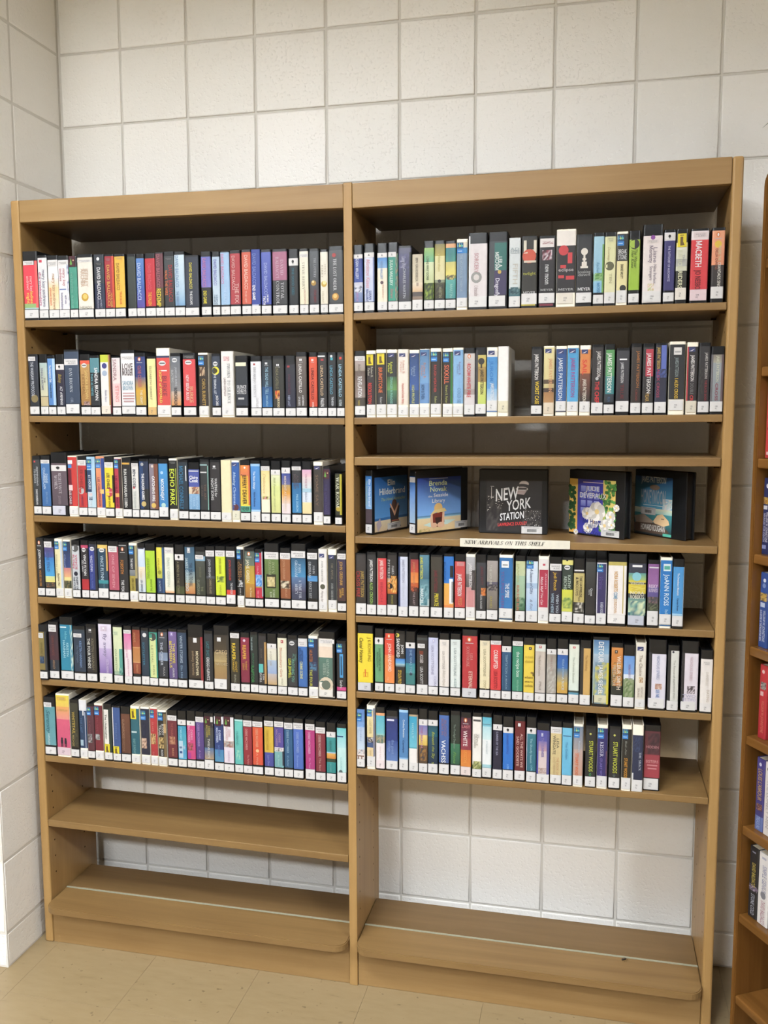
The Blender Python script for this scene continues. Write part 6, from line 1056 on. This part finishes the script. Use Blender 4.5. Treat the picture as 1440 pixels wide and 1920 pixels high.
# ------------------------------------------------------------------ brown bookcase of paperbacks at the right
A2 = math.radians(-60); P2 = (1.684, -0.300)
b2 = empty('bookcase', (P2[0], P2[1], FLOOR), A2)
tag(b2, 'glossy dark brown bookcase of paperbacks cut off at the right edge', 'bookcase')
W2, D2, T2 = 0.90, 0.200, 0.0125; H2 = 2.0153
bm = bmesh.new()
def upright(x0, x1):
    pts = [(0, 0), (D2, 0), (D2, H2+.03)] + [(.05-.05*math.sin(t*math.pi/12), H2-.02+.05*math.cos(t*math.pi/12)) for t in range(0, 7)]
    b_ = bmesh.new(); vs_ = [b_.verts.new((x0, y, z)) for y, z in pts]; f_ = b_.faces.new(vs_)
    r = bmesh.ops.extrude_face_region(b_, geom=[f_])
    for q in [g for g in r['geom'] if isinstance(g, bmesh.types.BMVert)]: q.co.x = x1
    bmesh.ops.recalc_face_normals(b_, faces=b_.faces[:]); bmesh.ops.bevel(b_, geom=[e for e in b_.edges if abs(e.verts[0].co.x-e.verts[1].co.x) < 1e-6 or True], offset=.002, segments=2, affect='EDGES')
    return bm_obj('side_panel', b_, WBZ, b2)
upright(0, T2); upright(W2-T2, W2)
box('back_panel', T2, W2-T2, D2-.008, D2-.001, .06, H2+.028, WBZ, b2, .0005)
Z2 = [1.7414, 1.508, 1.3057, 1.0904, 0.8772, 0.6669, 0.4491, 0.232, 0.0258]
for z in Z2: box('shelf', T2+.0003, W2-T2-.0003, .002, D2-.0085, z-FLOOR-.022, z-FLOOR, WB, b2, .004, 3)
PB = r'''
0.0133 0.0390 0.020 1.5090 0.171|2 7c5854>6c4a48 100|VERNE ATHANAS · PURSUIT,d0bc74,30,86,52,40||mauve brown paperback highest in the brown bookcase, yellow lettering
0.0145 0.0410 0.020 1.3070 0.171|2 d84c4c>d04444 100|RALPH COMPTON,f4ecec,14,56,50,44;SHOOT,3c2424,68,88,60,26|c:46,62,22,3c3432;r:10,80,3,8,8c3030;r:20,60,92,96,f0d0d0|red paperback with white lettering on the brown bookcase
0.0165 0.0415 0.020 1.0910 0.171|2 2c3464>283060 100|WILLIAM W. JOHNSTONE,d8d4e0,44,84,64,30;MARKED FOR DEATH,c0c0d8,46,84,30,24|c:56,10,20,e0e0e8;p:6,96,25,34,c89838,7c3c24,e0c060;r:10,60,36,41,d8d8e0;r:10,60,88,93,8c94c0|navy paperback with gold picture band on the brown bookcase
0.0185 0.0460 0.020 0.8780 0.171|2 34549c>2c4c90 100|WILLIAM W. JOHNSTONE,d0d8ec,50,92,66,30;SLAUGHTER OF THE MOUNTAIN MAN,e0e4f0,50,92,28,22|c:54,10,16,e0e4f0;c:50,17,20,7c94c8;p:6,96,27,38,c8a048,3c3434,d8b868;r:14,66,40,46,c8d4ec|royal blue paperback below the navy one on the brown bookcase
0.0295 0.0545 0.020 0.6680 0.171|2 c8343c>b82c38 100|WILLIAM W. JOHNSTONE,e07c6c,48,92,60,34|c:50,9,18,e8c0bc;p:20,90,23,33,c8c0b8,4c4444,8c8880;r:20,60,36,42,e8c0bc|red paperback with grey picture square on the brown bookcase
0.0325 0.0590 0.020 0.4500 0.171|2 4c4488>443c80 62 44407c 80 6878b0 100|LOUIS L'AMOUR,c8a86c,14,58,54,50;TREASURE,a8b8e0,80,98,50,40|c:50,8,16,d8d8e8;p:20,90,63,72,7c4040,b88c70,3c3048|violet paperback with tan lettering on the brown bookcase
0.0605 0.0870 0.020 0.4500 0.171|0 ece4dc 100|THE LONELY MEN,b8b0b0,24,90,50,36|c:46,9,18,555|white paperback right of the violet one on the brown bookcase
0.0225 0.0520 0.020 0.2330 0.171|2 26262a 56 8c7890 60 26262a 100|DAVID BALDACCI,c8b458,22,56,56,40;STONE COLD,b8bcc8,66,96,56,40|r:30,70,6,8,889;p:6,96,54,62,c0b0c4,6c5c74,26262a|black paperback with gold lettering, lowest filled brown shelf
0.0535 0.0880 0.020 0.2330 0.171|0 f0ece8 100|SIMPLE GENIUS,a0a0b8,16,54,60,40;DAVID BALDACCI,c0949c,66,98,56,40|c:54,58,26,8c8c94;r:30,70,5,8,bbc|white paperback with grey disc on the lowest filled brown shelf
0.0895 0.1170 0.020 0.2330 0.171|0 1c2844>3c6cb0 50 a06c50 62 26262e 100|EXTREME,ccc,66,94,50,34||blue and black paperback right of white one, lowest filled brown shelf
'''
RB = Matrix.Translation((P2[0], P2[1], FLOOR)) @ Matrix.Rotation(A2, 4, 'Z')
for line in PB.strip().splitlines():
    g, bands, texts, icons, lab = line.split('|'); g = [float(q) for q in g.split()]   # x0 x1 inset z0 h (m)
    x0, x1, ins, z0, hh = g; w = x1-x0
    e = empty('paperback', RB @ Vector(((x0+x1)/2, ins, z0-FLOOR)), A2); tag(e, lab, 'book', 'paperbacks in the brown bookcase')
    v, f, nt = case_mesh(w, hh, .105, True); cc = lin(bands.split()[1].split('>')[0])
    o = mesh_obj('cover', v[:-8], f[:nt], M_PRINT, e, [[cc]*len(q) for q in f[:nt]])
    box('pages', -w/2+.0023, w/2-.0023, .0031, .102, .0005, hh-.001, M_PAGES, e)
    # spine print without a call label
    lab_icons = icons
    r = min(.0035, w*.2)
    fn = (lambda w, hh, r: lambda u, t, l: ((u/100-.5)*w*.97, (0 if abs((u/100-.5)*w*.97) <= w/2-r else r-math.sqrt(max(r*r-(abs((u/100-.5)*w*.97)-(w/2-r))**2, 0)))-.0003-.00016*l, hh*(1-t/100)))(w, hh, r)
    S = Sheet(fn, (r/w*35, r/w*100, 100-r/w*100, 100-r/w*35)); b_ = bands.split(); t = float(b_[0])
    for i in range(1, len(b_)-1, 2):
        cs = b_[i].split('>'); t1 = float(b_[i+1]); S.rect(0, 100, t, t1, lin(cs[0]), lin(cs[-1])); t = t1
    for k in [q for q in icons.split(';') if q]:
        p, a = k.split(':'); a = a.split(',')
        if p == 'p': S.layer = 1; S.pict(*[float(q) for q in a[:4]], [lin(q) for q in a[4:7]], 4, 5, rng)
        elif p == 'r': S.layer = 1; S.rect(*[float(q) for q in a[:4]], lin(a[4]))
        else: S.layer = 2; S.disc(float(a[0]), float(a[1]), float(a[2]), float(a[2])*w/hh, lin(a[3]))
    S.build('spine_print', M_PRINT, e)
    K_ = Sheet(fn, S.cuts); K_.layer = 4
    for k in [q for q in texts.split(';') if q]:
        a = k.split(','); xc, hw = float(a[4]), float(a[5]); K_.text(a[0], xc-hw/2, xc+hw/2, float(a[2]), float(a[3]), lin(a[1]), down=True)
    K_.build('title', M_INK, e)

# ------------------------------------------------------------------ a dead insect lying on the right bay's base board
M_BUG = newmat('insect_shell', lin('241c14'), 0.5, 0.4); noise_bump(M_BUG, 400, .3, .0005)
bug = empty('dead_insect', (1.4402, -0.2312, .0302), 0.6); tag(bug, 'tiny dark dead insect lying on the base board of the right bay', 'insect')
bm = bmesh.new()
for cx, rx, ry in ((-.0045, .0045, .0024), (.0005, .0028, .0021), (.0040, .0017, .0015)):
    bmesh.ops.create_uvsphere(bm, u_segments=10, v_segments=6, radius=1.0, matrix=Matrix.Translation((cx, 0, .0019)) @ Matrix.Diagonal((rx, ry, .0018, 1)))
bm_obj('body', bm, M_BUG, bug, True)
for k in range(6):
    sg2 = 1 if k % 2 else -1; x = -.003+.003*(k//2)
    mesh_obj('leg', [(x, sg2*.0015, .002), (x+.0006, sg2*.0015, .002), (x+.001*(k//2-1)+.0006, sg2*.005, .0036), (x+.001*(k//2-1), sg2*.005, .0036), (x+.002*(k//2-1), sg2*.0085, .0003), (x+.002*(k//2-1)+.0006, sg2*.0085, .0003)],
             [(0, 1, 2, 3), (3, 2, 5, 4)], M_BUG, bug)
# ------------------------------------------------------------------ potted plant on the brown bookcase; one leaf tip reaches the frame
M_LEAF = newmat('leaf', lin('2c4a28'), 0.4, 0.5); noise_bump(M_LEAF, 40, .2, .002)
M_POT = newmat('clay_pot', lin('8c5238'), 0.7, 0.3); noise_bump(M_POT, 60, .2, .002)
M_SOIL = newmat('soil', lin('2a1e16'), 0.95, 0.1); noise_bump(M_SOIL, 90, .8, .006)
pc = RB @ Vector((.16, .085, 0)); pz = H2+.03+FLOOR
box('top_board', T2+.0003, W2-T2-.0003, .004, D2-.001, H2+.008, H2+.029, WB, b2, .002, 2)
pl = empty('potted_plant', (pc.x, pc.y, pz)); tag(pl, 'leafy plant in clay pot on the brown bookcase, leaf tip at frame edge', 'plant')
bm = bmesh.new(); prof = [(0.0, 0), (.038, 0), (.05, .075), (.056, .075), (.056, .092), (.05, .092), (.048, .08)]
sg_ = 20; rings = [[bm.verts.new((r*math.cos(2*math.pi*k/sg_), r*math.sin(2*math.pi*k/sg_), z)) for k in range(sg_)] for r, z in prof[1:]]
bm.faces.new(list(reversed(rings[0])))
for a, b in zip(rings, rings[1:]):
    for k in range(sg_): bm.faces.new((a[k], a[(k+1) % sg_], b[(k+1) % sg_], b[k]))
bm_obj('pot', bm, M_POT, pl)
bm = bmesh.new(); bmesh.ops.create_circle(bm, cap_ends=True, segments=20, radius=.0485, matrix=Matrix.Translation((0, 0, .081))); bm_obj('soil', bm, M_SOIL, pl)
def leaf(tip, lift, wid):
    tip = Vector(tip); base = Vector((0, 0, .082))+Vector((tip.x, tip.y, 0)).normalized()*.012; n = 9; v = []; f = []
    side = Vector((-tip.y, tip.x, 0)).normalized()
    for i in range(n+1):
        t = i/n; p = base.lerp(tip, t)+Vector((0, 0, lift*4*t*(1-t))); ww = wid*(math.sin(math.pi*min(1, t*1.02))**.8)*(.25 if t < .3 else 1)*(1-.2*t)+.0012
        if t < .3: ww = .0022
        v += [p-side*ww+Vector((0, 0, ww*.35)), p, p+side*ww+Vector((0, 0, ww*.35))]
        if i: k = 3*i; f += [(k-3, k-2, k+1, k), (k-2, k-1, k+2, k+1)]
    mesh_obj('leaf', [tuple(q) for q in v], f, M_LEAF, pl, smooth=True)
tipw = Vector((1.6578,-0.4200,1.9840)); leaf(tipw-Vector((pc.x, pc.y, pz)), .028, .02)
r = random.Random(12)
for k in range(13):
    a = -1.9+k*.32; rr = r.uniform(.12, .2); leaf((rr*math.cos(a), rr*math.sin(a), r.uniform(.12, .3)), r.uniform(.02, .06), r.uniform(.014, .02))
